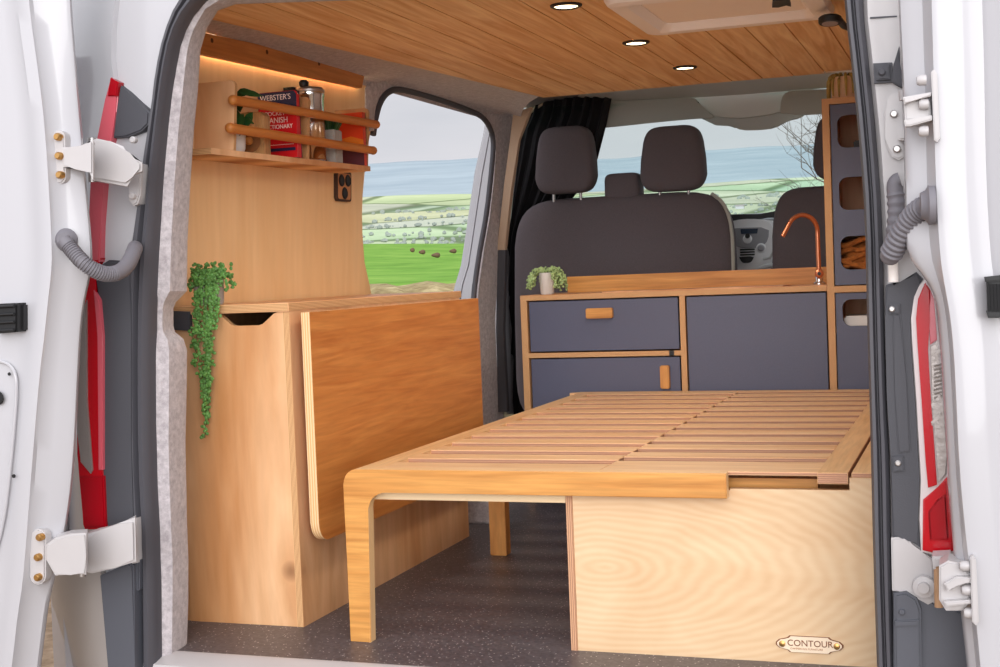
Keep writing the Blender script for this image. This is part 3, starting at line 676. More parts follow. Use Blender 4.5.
# name plate
cx, cz = (at(779, 644, Y=.03)+at(840, 645, Y=.03))/2, None
c = at(809.5, 644.5, Y=.03); W = .124
def plate_out(s):
    h, w = .0155*s, W/2*s
    right = [(w-.026, -h), (w-.022, -h*.75), (w-.014, -h*.62), (w-.006, -h*.5), (w, -h*.15), (w, h*.15), (w-.006, h*.5), (w-.014, h*.62), (w-.022, h*.75), (w-.026, h)]
    return right+[(-x, z) for x, z in right[::-1]]
tilt = math.tan(R(.0))
npl = obj('name_plate', B().prism([(c.x+x, .0275, c.z+z) for x, z in plate_out(1.03)], (0, .003, 0)), plain('burnt edge', '7a4a2c', .7), bx); tag(npl, 'small light wooden name plate')
obj('face', B().prism([(c.x+x, .0262, c.z+z) for x, z in plate_out(.985)], (0, .002, 0)), plain('plate face', 'f0d9bd', .6), npl)
brown = plain('burnt lettering', '7c4420', .7)
text('CONTOUR', (c.x-.0420, .0258, c.z-.0030), .0172, brown, npl, sx=1.0)
text('CAMPERVAN FURNITURE', (c.x-.0365, .0258, c.z-.0098), .0049, plain('faded lettering', 'b98a66', .7), npl, sx=1.12)
for sx in (-1, 1):
    o = obj('rivet', B().lathe([(.0062, 0), (.006, .002), (.003, .003), (.0, .0034)], (c.x+sx*.0515, .0262, c.z), (0, -1, 0), n=16), M_BRASS, npl)

# ---- kitchen counter behind the bed
YC = 1.77
kc = thing('kitchen_counter', (.33, 1.95, 0), 'low navy fronted kitchen counter with plywood edges behind the bed', 'counter')
XL, XR, ZC = -.182, .838, .700
b = B().box(XL, XL+.022, YC, 2.14, 0, ZC-.018, axis=0); obj('end_panel', b, [M_CAB, M_PLYX], kc)
b = B().box(.366, .384, YC, 2.12, 0, ZC-.018, axis=0); obj('divider', b, [M_CAB, M_PLYX], kc)
b = B().box(XL+.022, .366, YC, 2.12, .487, .503, axis=2); obj('rail', b, [M_CAB, M_PLYZ], kc)
b = B().box(.327, .343, YC-.0015, YC+.01, .487, .503); obj('gap', b, M_BLACK, kc)
b = B().box(XL, XR, YC-.001, 2.14, ZC-.018, ZC, bev=.001, axis=2); obj('worktop', b, [M_CAB, M_PLYZ], kc)
b = B().box(-.112, XR, 2.10, 2.118, ZC, .757, bev=.001, axis=1); obj('upstand', b, [M_OAKX, M_PLYZ], kc)
b = B().box(.10, .70, YC+.02, YC+.21, ZC, ZC+.003, bev=.001); obj('hob_cover', b, M_CAB, kc)
b = B().box(XL+.022, XR, 2.122, 2.138, 0, ZC-.018); obj('back_panel', b, M_CAB, kc)
dr = obj('drawer', B().box(XL+.029, .360, YC+.003, YC+.10, .508, ZC-.023, bev=.0015), M_NAVY, kc)
obj('handle', B().box(.052, .143, YC-.020, YC+.003, .616, .650, bev=.003), M_OAKX, dr)
dr = obj('door', B().box(XL+.029, .360, YC+.003, YC+.021, .05, .482, bev=.0015), M_NAVY, kc)
obj('handle', B().box(.297, .327, YC-.020, YC+.003, .379, .455, bev=.003), M_OAKZ, dr)
obj('door', B().box(.389, XR-.004, YC+.004, YC+.02, .05, ZC-.023, bev=.0015), M_NAVY, kc)

# ---- tall cupboard on the right
tc_ = thing('tall_cupboard', (1.0, 1.95, 0), 'tall navy cupboard with rounded cut-out shelves and plywood edges, right of the counter', 'cupboard')
XC0 = .839; ZT = 1.283; XE = 1.195
b = B().box(XC0, XC0+.022, YC-.002, 2.14, 0, ZT, axis=0); obj('side_panel', b, [M_CAB, M_PLYX], tc_)
b = B().box(XC0+.022, XE, YC-.002, 2.14, ZT-.018, ZT, axis=2); obj('top_board', b, [M_CAB, M_PLYZ], tc_)
b = B().box(XC0+.022, XE, YC-.002, 2.14, .676, .696, axis=2); obj('shelf', b, [M_CAB, M_PLYZ], tc_)
obj('back_panel', B().box(XC0+.022, XE, 2.125, 2.14, 0, ZT-.018), M_CAB, tc_)
obj('side_panel', B().box(XE, XE+.012, YC-.002, 2.14, 0, ZT), M_CAB, tc_)
def fascia(z0, z1, holes):
    """navy board with rounded openings: built as a grid of faces round each hole"""
    b = B(); x0, x1 = XC0+.025, XE; hx0, hx1 = .884, 1.10
    zz = [z0]+[v for h in holes for v in h]+[z1]
    bm = b.b
    def add(poly): b.prism([(x, YC+.003, z) for x, z in poly], (0, .014, 0))
    for i in range(0, len(zz), 2): add([(x0, zz[i]), (x1, zz[i]), (x1, zz[i+1]), (x0, zz[i+1])])
    for h0, h1 in holes:
        r = .026
        add([(x0, h0), (hx0+r, h0)]+[p for p in arc(hx0+r, h0+r, r, 270, 180, 6)][1:]+[p for p in arc(hx0+r, h1-r, r, 180, 90, 6)]+[(x0, h1)])
        add([(x1, h1), (hx1-r, h1)]+[p for p in arc(hx1-r, h1-r, r, 90, 0, 6)][1:]+[p for p in arc(hx1-r, h0+r, r, 0, -90, 6)]+[(x1, h0)])
    return b
obj('front_panel', fascia(.699, ZT-.020, [(.746, .851), (.933, 1.035), (1.127, 1.228)]), M_NAVY, tc_)
obj('front_panel', fascia(.05, .673, [(.569, .653)]), M_NAVY, tc_)
for z in (.735, .925, 1.118): obj('shelf', B().box(XC0+.022, XE, YC+.018, 2.125, z-.012, z, axis=2), [M_CAB, M_PLYZ], tc_)
obj('shelf', B().box(XC0+.022, XE, YC+.018, 2.125, .548, .560, axis=2), [M_CAB, M_PLYZ], tc_)

# things in the cupboard openings
b = B(); rnd = random.Random(3)
def crumple(p): return p*(1+.07*math.sin(p.x*70+p.z*40)+.05*math.sin(p.y*60-p.z*90))
b.blob(.872, 1.08, 1.80, 2.05, .735, .845, n=3, seg=36, warp=crumple)
for k in range(6):
    z = .752+k*.016
    b.tube([(.88+i*.018, 1.797-.012*math.sin(i*.5+k), z+.010*math.sin(i*.8+k*2.1)) for i in range(11)], .0085, n=8)
o = obj('throw', b, plain('amber cloth', '9a5a24', .95, bump=.5, bscale=80, var=.3), label='crumpled amber brown throw stuffed in the third opening of the tall cupboard', cat='blanket')
b = B().box(.885, 1.09, YC+.03, YC+.16, .560, .600, bev=.006)
obj('storage_tub', b, M_CERAM, label='low white tub lying in the lowest opening of the tall cupboard', cat='tub')
b = B().box(.93, .966, YC+.03, YC+.06, 1.118, 1.150, bev=.004); b.lathe([(.010, 0), (.012, .03), (0, .03)], (.966, YC+.045, 1.140), (1, 0, 0), n=14); b.lathe([(.011, 0), (.011, .02), (0, .02)], (.975, YC+.04, 1.128), (0, -1, 0), n=14, mi=1)
obj('torch', b, [M_BLACK, M_CERAM], label='small black torch lying in the top opening of the tall cupboard', cat='torch')

# ---- copper tap
tap = thing('tap', (.795, 1.95, ZC), 'slim copper swan-neck tap at the right end of the worktop', 'tap')
P = [(.796, 1.95, ZC+.03), (.795, 1.95, .80), (.795, 1.95, .868)]
c0 = at(804, 233, Y=1.95)
for i in range(13):
    a = R(i*180/12*.86); P.append((.795-.045+.045*math.cos(a), 1.95-.004*i, .878+.052*math.sin(a)))
P.append((P[-1][0]-.016, 1.895, P[-1][2]-.030)); P.append((P[-1][0]-.004, 1.893, P[-1][2]-.008))
obj('spout', B().tube(P, .0075, n=14), M_COPPER, tap)
b = B().lathe([(.020, 0), (.020, .006), (.013, .010), (.012, .034), (.009, .038), (0, .038)], (.796, 1.95, ZC), n=20)
obj('base', b, M_CHROME, tap)
b = B().lathe([(.012, 0), (.014, .004), (.014, .016), (.008, .020), (0, .020)], (.798, 1.938, ZC+.036), (.1, -1, 0), n=20); b.lathe([(.006, 0), (.006, .003), (0, .003)], (.800, 1.917, ZC+.036), (.1, -1, 0), n=14, mi=1)
obj('valve', b, [M_COPPER, M_BLACK], tap)

# ---- overhead pelmet with warm strip light
b = B().prism([at(200, 32, X=-.415)*1, at(366.5, 66.5, X=-.415), at(362, 88, X=-.415), at(200, 53.5, X=-.415)], (-.016, 0, 0), emi=1, bev=.001)
for f in b.b.faces: pass
pts = None
pel = obj('pelmet', b, [M_OAKY, M_PLYX], base=(-.42, .6, 1.33), label='long oak pelmet board hiding the strip light high on the left wall', cat='pelmet')
for px, py in ((212, 40.5), (267, 52), (319, 63.5), (362, 74)):
    obj('screw_hole', B().lathe([(.006, 0), (.005, .001), (0, .001)], at(px, py, X=-.4149), (1, 0, 0), n=12), plain('screw hole', '5a3418', .9), pel)
a0, a1 = at(200, 50, X=-.434), at(362, 84, X=-.434)
b = B().prism([(-.437, a0.y, a0.z+.002), (-.431, a0.y, a0.z+.002), (-.431, a0.y, a0.z+.008), (-.437, a0.y, a0.z+.008)], (0, a1.y-a0.y-.02, a1.z-a0.z))
obj('strip_light', b, M_LED, label='glowing warm strip light tucked behind the pelmet', cat='light')

# ---- wall shelf
XS = -.34
sh = thing('wall_shelf', (-.4, .55, 1.07), 'plywood wall shelf with two round timber rails holding books', 'shelf')
def zs(y): return 1.074+(y-.17)*.0135
b = B().prism([(wx(1.09), .10, zs(.10)), (wx(1.09), .10, zs(.10)+.014), (wx(1.09), .955, zs(.955)+.014), (wx(1.09), .955, zs(.955))], (XS-.004-wx(1.09), 0, 0), emi=1)
obj('base_board', b, [M_CAB, M_PLYZ], sh)
def upright(y, top, name='end_panel', front=XS, th=.012):
    z0 = zs(y)+.014; w0 = wx(1.1)
    pts = [(w0, z0), (front-.012, z0), (front, top-.012)]+[p for p in arc(front-.012, top-.012, .012, 0, 90, 4)]+[(w0+.008, top)]
    return obj(name, B().prism([(x, y, z) for x, z in pts], (0, th, 0), emi=1), [M_CAB, M_PLYY], sh)
upright(.205, 1.252, front=XS+.004); upright(.945, 1.264); upright(.575, 1.255, 'divider', XS+.004)
for (a, c) in (((233, 100), (376, 124.5)), ((230, 128), (373, 150.5))):
    p, q = at(*a, X=XS+.010), at(*c, X=XS+.010)
    b = B().tube([p, q], .0115, n=16)
    for e, s_ in ((p, -1), (q, 1)): b.ball(e, .0125, sub=2)
    obj('rail', b, M_OAKY, sh)

# things on the shelf
def zsh(y): return zs(y)+.0142
pl = thing('potted_plant', (-.40, .275, zsh(.275)), 'broad-leaved dark green plant in a white pot at the near end of the wall shelf', 'plant')
obj('pot', B().lathe([(.030, 0), (.036, .01), (.040, .075), (.037, .075), (.034, .068), (0, .068)], (-.397, .275, zsh(.275)), n=26), M_CERAM, pl)
b = B()
def leaf(b, base, tip, w, mi=0, droop=.01):
    base, tip = Vector(base), Vector(tip); d = tip-base; side = d.cross(Vector((.2, .9, .3))).normalized()*w; nrm = side.cross(d).normalized()*.0012
    L_ = []
    for t, s in ((0, .05), (.2, .7), (.45, 1), (.7, .8), (.9, .35), (1, .02)):
        p = base+d*t-Vector((0, 0, droop*t*t)); L_.append([p-side*s, p+nrm*2, p+side*s])
    b.sheet(L_, nrm, mi=mi)
for px0, py0, px1, py1, w, y in ((238, 138, 236, 105, .020, .262), (244, 128, 252, 108, .012, .268), (240, 112, 236, 88, .016, .28), (238, 92, 262, 92, .008, .27), (236, 96, 250, 86, .010, .29), (246, 118, 253, 120, .006, .26), (235, 128, 243, 110, .014, .25)):
    leaf(b, at(px0, py0, Y=y), at(px1, py1, Y=y-.01), w)
b.tube([(-.397, .275, zsh(.275)+.06), (-.39, .27, 1.19), (-.385, .268, 1.22)], .003)
obj('foliage', b, M_LEAF3, pl)
b = B().prism([(x, .37, zsh(.37)+z) for x, z in [(-.437, 0), (-.360, 0), (-.358, .096), (-.366, .106), (-.40, .109), (-.43, .106), (-.438, .096)]], (0, .035, 0), bev=.003)
wb = obj('trinket_box', b, wood('carved timber', 'b88450', 'deb27c', (24, 24, 5), fine=.5), label='carved wooden box with a round knob, left of the red dictionary', cat='box')
obj('knob', B().ball((-.395, .362, zsh(.37)+.036), .0105, sub=3), M_OAKZ, wb)
b = B().lathe([(.026, 0), (.028, .0015), (.0285, .003), (.026, .004), (0, .004)], (-.395, .370, zsh(.37)+.036), (0, -1, 0), n=24); obj('rose', b, plain('carved rosette', '8a5a30', .7), wb)

bk = thing('dictionary', (-.39, .5, zsh(.5)), "pocket Spanish dictionary with a navy band and red cover on the shelf", 'book')
x0, x1, zb0, zt0 = -.441, -.335, zsh(.5), 1.262
M_BRED = plain('red cover', 'c8141e', .35); M_BBLUE = plain('navy cover', '1d2648', .35); M_PAPER = plain('paper', 'd8cbb8', .9); M_BWHITE = plain('cover print', 'efe6e2', .5)
b = B().prism([(x, .497, z) for x, z in [(x0, zb0), (x1, zb0), (x1+.006, zt0-.008)]+[p for p in arc(x1-.002, zt0-.008, .008, 0, 90, 3)]+[(x0+.006, zt0), (x0, zt0-.006)]], (0, .004, 0), bev=.0006)
obj('cover', b, M_BRED, bk)
obj('spine', B().box(x1-.002, x1, .498, .522, zb0, zt0-.008), M_BRED, bk)
obj('pages', B().box(x0+.002, x1-.002, .501, .521, zb0+.001, zt0-.004), M_PAPER, bk)
obj('back_cover', B().box(x0, x1, .521, .524, zb0, zt0), M_BBLUE, bk)
obj('title_band', B().prism([(x0+.001, .4962, zt0-.042), (x1+.0045, .4962, zt0-.042), (x1+.005, .4962, zt0-.010), (x1-.002, .4962, zt0-.001), (x0+.006, .4962, zt0-.001), (x0+.001, .4962, zt0-.006)], (0, .002, 0)), M_BBLUE, bk)
obj('title_band', B().box(x0+.006, x1-.004, .4962, .498, zb0+.018, zb0+.026), M_BBLUE, bk)
rt = (R(90), 0, 0)
text("WEBSTER'S", (x0+.007, .4960, zt0-.021), .0195, M_BWHITE, bk, sx=.92)
text('POCKET', (x0+.020, .4960, zt0-.060), .0150, M_BWHITE, bk)
text('SPANISH', (x0+.013, .4960, zt0-.079), .0200, M_BWHITE, bk, sx=.93)
text('DICTIONARY', (x0+.013, .4960, zt0-.094), .0150, M_BWHITE, bk, sx=.93)
obj('title_rule', B().box(x0+.03, x1-.008, .4962, .498, zb0+.050, zb0+.0515).box(x0+.012, x1-.008, .4962, .498, zb0+.034, zb0+.0352), M_BWHITE, bk)

cf = thing('coffee_press', (-.395, .68, zsh(.68)), 'polished steel coffee press with a black lid and handle on the wall shelf', 'coffee press')
z = zsh(.68)
obj('body', B().lathe([(.041, 0), (.042, .004), (.039, .008), (.039, .170), (.041, .174), (.041, .184), (.038, .186), (0, .186)], (-.388, .68, z), n=36), M_CHROME, cf)
b = B().lathe([(.042, .0), (.042, .006), (.036, .012), (.012, .016), (0, .016)], (-.388, .68, z+.185), n=30); obj('lid', b, M_STEEL, cf)
b = B().lathe([(.008, 0), (.008, .004), (.012, .006), (.013, .016), (.008, .022), (0, .022)], (-.402, .68, z+.198), n=20); obj('knob', b, M_BLACK, cf)
b = B().tube([(-.425, .655, z+.180), (-.436, .642, z+.186), (-.440, .636, z+.168), (-.441, .634, z+.11), (-.436, .640, z+.05), (-.424, .655, z+.04)], [.011, .014, .015, .013, .012, .010], n=12)
b.box(-.446, -.404, .630, .66, z+.165, z+.198, bev=.008); obj('handle', b, M_BLACK, cf)

pl = thing('potted_succulent', (-.385, .78, zsh(.78)), 'green succulent in a square grey pot between the coffee press and the guidebook', 'plant')
z = zsh(.78)
obj('pot', B().box(-.412, -.358, .76, .81, z, z+.092, bev=.003), M_CONC, pl)
b = B(); rnd = random.Random(5)
for k in range(46):
    a = rnd.uniform(0, 6.28); rr = rnd.uniform(0, .026); c = Vector((-.385+rr*math.cos(a), .785+rr*math.sin(a), z+.092)); t = c+Vector((.9*rr*math.cos(a)+rnd.uniform(-.006, .006), .6*rr*math.sin(a), rnd.uniform(.018, .048)))
    b.tube([c, (c+t)/2+Vector((0, 0, .003)), t], [.0025, .0055, .0012], n=6)
obj('foliage', b, M_LEAF3, pl)
gb = thing('guidebook', (-.39, .91, zsh(.91)), 'orange and purple guidebook at the far end of the wall shelf', 'book')
z = zsh(.91); gx0, gx1 = -.438, -.340; h = .150
obj('cover', B().box(gx0, gx1, .907, .910, z, z+h, bev=.0008), plain('orange cover', 'd8401c', .35), gb)
obj('spine', B().box(gx1-.002, gx1, .908, .927, z, z+h), plain('orange cover', 'd8401c', .35), gb)
obj('pages', B().box(gx0+.001, gx1-.002, .910, .925, z+.001, z+h-.002), M_PAPER, gb)
obj('back_cover', B().box(gx0, gx1, .925, .928, z, z+h), plain('purple cover', '5a3440', .4), gb)
obj('picture', B().prism([(gx0, .9062, z+.0), (gx1, .9062, z+.0), (gx1, .9062, z+.058), (gx0+.05, .9062, z+.066), (gx0, .9062, z+.060)], (0, .0012, 0)), plain('purple hills', '5e3038', .4), gb)
obj('picture', B().prism([(gx0, .9064, z+.060), (gx0+.05, .9064, z+.066), (gx1, .9064, z+.058), (gx1, .9064, z+.072), (gx0+.06, .9064, z+.084), (gx0+.03, .9064, z+.078), (gx0, .9064, z+.088)], (0, .0010, 0)), plain('amber hills', 'e27a22', .4), gb)
text('Northern', (gx0+.046, .9060, z+.122), .0135, M_BWHITE, gb)

# ---- socket panel
sp = [(333.5, 170.5), (348.5, 172.5), (346.5, 202), (333, 202)]
p0 = wall(341, 186)
yy0, yy1 = wall(333.5, 186).y, wall(348, 186).y; zz0, zz1 = wall(340, 201.5).z, wall(341, 171.5).z
def wpt(y, z, off): return Vector((wx(z)+off, y, z))
b = B().prism([wpt(yy0+y, zz0+z, .001) for y, z in rrect(0, yy1-yy0, 0, zz1-zz0, .010)], (.010, 0, 0), bev=.002)
sk = obj('socket_panel', b, plain('dark bezel', '3a2416', .6), label='small dark panel with three round sockets on the left wall under the shelf', cat='socket')
b = B().prism([wpt(yy0+y, zz0+z, .011) for y, z in rrect(.007, yy1-yy0-.007, .006, zz1-zz0-.006, .008)], (.0012, 0, 0)); obj('face', b, plain('tan facing', 'b98256', .7), sk)
wdt, hgt = yy1-yy0, zz1-zz0
for u, v in ((.28, .68), (.72, .70), (.5, .27)):
    o = wpt(yy0+u*wdt, zz0+v*hgt, .012)
    obj('socket', B().lathe([(.0175, 0), (.0175, .002), (.014, .004), (.013, .002), (0, .002)], o, (1, 0, 0), n=22), M_BLACK, sk)

# ---- trailing plant on the storage cabinet
hp = thing('trailing_plant', (-.383, .125, ZA), 'trailing string-of-pearls plant in a small grey pot, spilling down the storage cabinet', 'plant')
obj('pot', B().lathe([(.030, 0), (.033, .004), (.036, .062), (.033, .062), (.031, .055), (0, .055)], (-.383, .125, ZA), n=28), M_CONC, hp)
rnd = random.Random(11)
bs, b = B(), B()
def pearl(b, p, s, rnd):
    b.ball(p, s*rnd.uniform(.8, 1.25), s*rnd.uniform(.6, 1), s*rnd.uniform(.8, 1.3), sub=1, rot=Matrix.Rotation(rnd.uniform(0, 3), 3, 'Y'))
def strand(path, dens, s, jit):
    bs.tube(path, .0011, n=5)
    for a, c in zip(path, path[1:]):
        a, c = Vector(a), Vector(c); L_ = (c-a).length
        for k in range(max(1, int(L_*dens))):
            p = a.lerp(c, rnd.random())+Vector((rnd.gauss(0, jit), rnd.gauss(0, jit*.7)-jit*.4, rnd.gauss(0, jit*.5))); pearl(b, p, s, rnd)
for px0, pxm, px1, ye in ((200, 197, 195, 365), (205, 199, 200, 385), (212, 210, 204, 438), (214, 212, 207, 420), (216, 214, 209, 392), (204, 196, 193, 345), (213, 207, 203, 410), (216, 218, 214, 330), (212, 206, 206, 425)):
    top = at(px0, 276, Y=.092); lip = at(pxm, 303, Y=.070); 
    path = [Vector((-.383+(top.x+.383)*.5, .115, ZA+.066)), top, lip]
    for t in (.25, .5, .75, 1): y = lerp(306, ye, t); path.append(at(lerp(pxm, px1, t)+rnd.uniform(-1.5, 1.5), y, Y=.066+rnd.uniform(-.012, .006)))
    strand(path, 300, .0042, .0042)
for k in range(17):                                                        # short sprays round the rim
    a = rnd.uniform(0, 6.28); c = Vector((-.383, .122, ZA+.064)); d = Vector((math.cos(a), math.sin(a)*.7, 0))
    ex = .052 if d.x > .3 else .036
    path = [c, c+d*.026+Vector((0, 0, .016)), c+d*ex+Vector((0, 0, .008)), c+d*(ex+.012)+Vector((0, 0, -rnd.uniform(.010, .030)))]
    strand(path, 330, .0043, .0048)
for k in range(60):
    p = Vector((-.383+rnd.uniform(-.036, .05), .122+rnd.uniform(-.03, .03), ZA+.066+rnd.uniform(-.004, .030))); pearl(b, p, .0046, rnd)
obj('stem', bs, M_STEM, hp); obj('foliage', b, M_LEAF, hp)

# ---- little plant on the counter
p_ = Vector((-.108, 1.845, ZC))
cp = thing('potted_plant', p_, 'small pale green bushy plant in a white pot on the left end of the counter', 'plant')
obj('pot', B().lathe([(.020, 0), (.023, .004), (.027, .075), (.024, .075), (.022, .068), (0, .068)], p_, n=26), M_CERAM, cp)
b, bs = B(), B(); rnd = random.Random(21)
for k in range(70):
    a = rnd.uniform(0, 6.28); f = rnd.uniform(.35, 1)
    if -2.1 < a-6.28*(a > 3.14) < -1.25 and rnd.random() < .85: continue
    d = Vector((math.cos(a), math.sin(a)*.8, 0)); c = p_+Vector((0, 0, .070))
    path = [c, c+d*.022*f+Vector((0, 0, .022*f)), c+d*.052*f+Vector((0, 0, .014)), c+d*(.054+.014*f)+Vector((0, 0, -.02*f)), c+d*(.056+.016*f)+Vector((0, 0, -.058*f))]
    bs.tube(path, .0009, n=5)
    for u, v in zip(path[1:], path[2:]):
        for q in range(4): pearl(b, u.lerp(v, rnd.random())+Vector((rnd.gauss(0, .003), rnd.gauss(0, .003), rnd.gauss(0, .003))), .0046, rnd)
obj('stem', bs, M_STEM, cp); obj('foliage', b, M_LEAF2, cp)

# ---- trailing plant on top of the tall cupboard
p_ = Vector((.905, 1.84, ZT))
tp = thing('trailing_plant', p_, 'olive strap-leaved trailing plant in a tan pot on top of the tall cupboard', 'plant')
obj('pot', B().lathe([(.038, 0), (.041, .006), (.043, .070), (.040, .070), (.036, .064), (0, .064)], p_, n=28), plain('tan pot', 'ecc9a0', .7), tp)
b = B(); rnd = random.Random(4)
for k in range(15):
    a = .25+k*.42; d = Vector((math.cos(a), math.sin(a), 0)); c = p_+Vector((0, 0, .066)); drop = rnd.uniform(.04, .11)
    path = [c+d*.01, c+d*.034+Vector((0, 0, .014)), c+d*.050+Vector((0, 0, .004)), c+d*.054+Vector((0, 0, -.45*drop)), c+d*.052+Vector((0, 0, -min(drop, .062) if d.x > -.75 else -drop))]
    b.tube(smooth([tuple(v) for v in path], 1), [.003, .004, .0048, .0052, .0052, .005, .0045, .004, .003, .002][:len(smooth([tuple(v) for v in path], 1))], n=6)
obj('foliage', b, M_LEAF4, tp)

# ================================================================== CAB
st = thing('passenger_seat', (-.06, 2.77, 0), 'wide dark double passenger seat seen from behind, with two headrests', 'seat')
def shoulder(w, taper=.0, top=0.0):
    return w
def back(x0, x1, z0, z1, y0=2.69, y1=2.86, drop=.02):
    def wf(p):
        q = p.copy(); h = (z1-z0)/2
        t = max(0, (p.z/h-.3)/.7); q.x *= 1-.05*t*t; q.y += .03*(p.z/h); return q
    return B().blob(x0, x1, y0, y1, z0, z1, n=7, seg=40, warp=wf)
obj('backrest', back(-.532, .386, .15, 1.078), M_FABRIC, st)
obj('piping', B().tube(smooth([(.374, 2.72, .45), (.383, 2.73, .8), (.378, 2.745, .93), (.352, 2.755, 1.02), (.30, 2.765, 1.062)], 3), .008, n=8), M_VISOR, st)
obj('cushion', B().blob(-.515, .386, 2.8, 3.2, .05, .45, n=6), M_FABRIC, st)
def headrest(x0, x1, z0, z1, parent, tz=.70):
    h = (z1-z0)/2; cx = (x0+x1)/2
    def wf(p):
        q = p.copy(); t = (p.z/h+1)/2
        q.x *= lerp(1.0, tz+.12, max(0, (t-.25)/.75)**1.4) if t > .25 else lerp(.93, 1, t/.25); q.y += .03*t; return q
    o = obj('headrest', B().blob(x0, x1, 2.68, 2.80, z0, z1, n=5, seg=32, warp=wf), M_FABRIC, parent)
    for s in (-1, 1): obj('post', B().tube([(cx+s*.058, 2.745, z0-.05), (cx+s*.058, 2.745, z0+.03)], .006, n=10), M_STEEL, o)
    return o
headrest(-.418, -.163, 1.095, 1.370, st); headrest(.022, .286, 1.078, 1.340, st)
o = obj('headrest', B().blob(-.136, .012, 2.74, 2.85, 1.02, 1.167, n=6, seg=28), M_FABRIC, st); tag(o, 'low middle headrest')
ds = thing('driver_seat', (.79, 2.77, 0), 'dark single driver seat behind the copper tap', 'seat')
obj('backrest', back(.532, 1.03, .15, 1.068), M_FABRIC, ds)
obj('cushion', B().blob(.532, 1.03, 2.8, 3.2, .05, .45, n=6), M_FABRIC, ds)
headrest(.700, .95, 1.085, 1.335, ds)

b = B(); G = []
Lc = [(529, 112), (521, 130), (511, 200), (506, 250), (502, 330), (500, 412)]; Rc = [(613, 90), (606, 125), (597, 160), (572, 200), (536, 235), (529, 300), (526, 350), (523, 412)]
topc = [(0, 110), (.25, 98), (.45, 92), (1, 89)]
for i in range(29):
    row = []; t = i/28
    for j in range(49):
        u = j/48
        for (u0, y0), (u1, y1) in zip(topc, topc[1:]):
            if u0 <= u <= u1: yt = lerp(y0, y1, (u-u0)/(u1-u0))
        y = lerp(yt, 414, t); x = lerp(pin(Lc, y), pin(Rc, y), u)
        row.append(at(x, y, Y=2.93)+Vector((.004*math.sin(u*30+t*3), .017*math.sin(u*52+1.2*math.sin(t*3)), 0)))
    G.append(row)
obj('curtain', b.sheet(G, (0, .004, 0)), M_BLACKC, label='long black curtain gathered behind the passenger seat', cat='curtain')
b = B().tube([at(525, 116, Y=2.93), at(550, 99, Y=2.94), at(580, 91, Y=2.95), at(616, 88, Y=2.96)], .006)
obj('curtain_rail', b, M_BEIGE, label='slim pale curtain rail along the top edge of the black curtain', cat='curtain rail')
b = slab([(513, 112), (531, 107), (526, 120), (518, 140), (511, 190), (504.5, 250), (496.5, 250), (504, 185), (510, 140)], 2.33, .03, bev=.003)
obj('trim_7', b, M_BEIGE, kind='structure', label='beige plastic trim on the side pillar beside the black curtain', cat='trim')
b = slab([(497, 250), (505, 250), (503, 330), (507, 412), (498, 412), (496, 330)], 2.335, .03, bev=.003)
obj('trim_8', b, M_PLAST, kind='structure', label='dark lower pillar trim between carpet and black curtain', cat='trim')
# white painted jamb of the open side door
b = B()
jl = [(486, 117), (483, 135), (474.5, 173), (467, 225), (461, 265), (455, 285), (452, 297), (451, 330), (452, 420)]
jr = [(497, 117), (497, 135), (492, 173), (484, 225), (478, 265), (472, 285), (471, 297), (471, 330), (476, 420)]
G = []
for (a, y), (c, _) in zip(jl, jr): G.append([at(lerp(a, c, t), y, Y=2.36+dy) for t, dy in ((0, .10), (.12, .08), (.3, .07), (.42, .055), (.46, .062), (.50, .052), (.8, .03), (1, .0))])
obj('door_jamb', B().sheet(G, (0, .02, 0)), M_WHITE, van)
obj('door_seal', B().tube([wall(*p, off=.006) for p in smooth([(373, 135), (375.5, 117), (379.5, 103), (386, 93), (398, 88), (437, 98.5), (472, 111.5), (483, 117), (490.5, 128), (493.5, 140), (493, 155), (490, 185), (486, 218), (479, 255), (474, 290), (472, 330), (475, 420)], 2)], .010, n=10), M_RUBBER, van)

# sun visors and mirror mount
b = B().prism([at(*p, Y=2.98) for p in smooth([(560, 103), (600, 101.5), (660, 99.5), (690, 97), (696, 99), (703, 109), (714, 115.5), (712, 118), (700, 118), (660, 121.5), (600, 128), (560, 131)], 1)], (0, .02, 0), bev=.004)
obj('sun_visor', b, M_VISOR, label='grey folded sun visor on the passenger side, left of the windscreen centre', cat='sun visor', base=(0, 3, 1.4))
b = B().prism([at(*p, Y=2.98) for p in smooth([(780, 113), (781, 98), (786, 91.5), (800, 90), (850, 88), (850, 112), (800, 115)], 1)], (0, .02, 0), bev=.004)
obj('sun_visor', b, M_VISOR, label='grey folded sun visor on the driver side, beside the tall cupboard', cat='sun visor', base=(.7, 3, 1.4))
b = B().prism([at(*p, Y=3.04) for p in smooth([(676, 84), (690, 100), (703, 113), (716, 117), (745, 118), (778, 113), (790, 106), (800, 84)], 1)], (0, .03, 0), bev=.006)
obj('overhead_console', b, M_HEAD, label='grey moulded overhead console between the two sun visors', cat='console', base=(.4, 3, 1.4))
b = B().prism([at(*p, Y=3.07) for p in smooth([(698, 117), (716, 115), (745, 116), (780, 112), (806, 113), (800, 118), (786, 121), (775, 128), (758, 130), (740, 130), (733, 126), (715, 125)], 1)], (0, .02, 0), bev=.004)
obj('mirror_shade', b, plain('light visor', 'c6c8c2', .7), label='pale grey shade strip at the top centre of the windscreen', cat='shade', base=(.4, 3.05, 1.35))

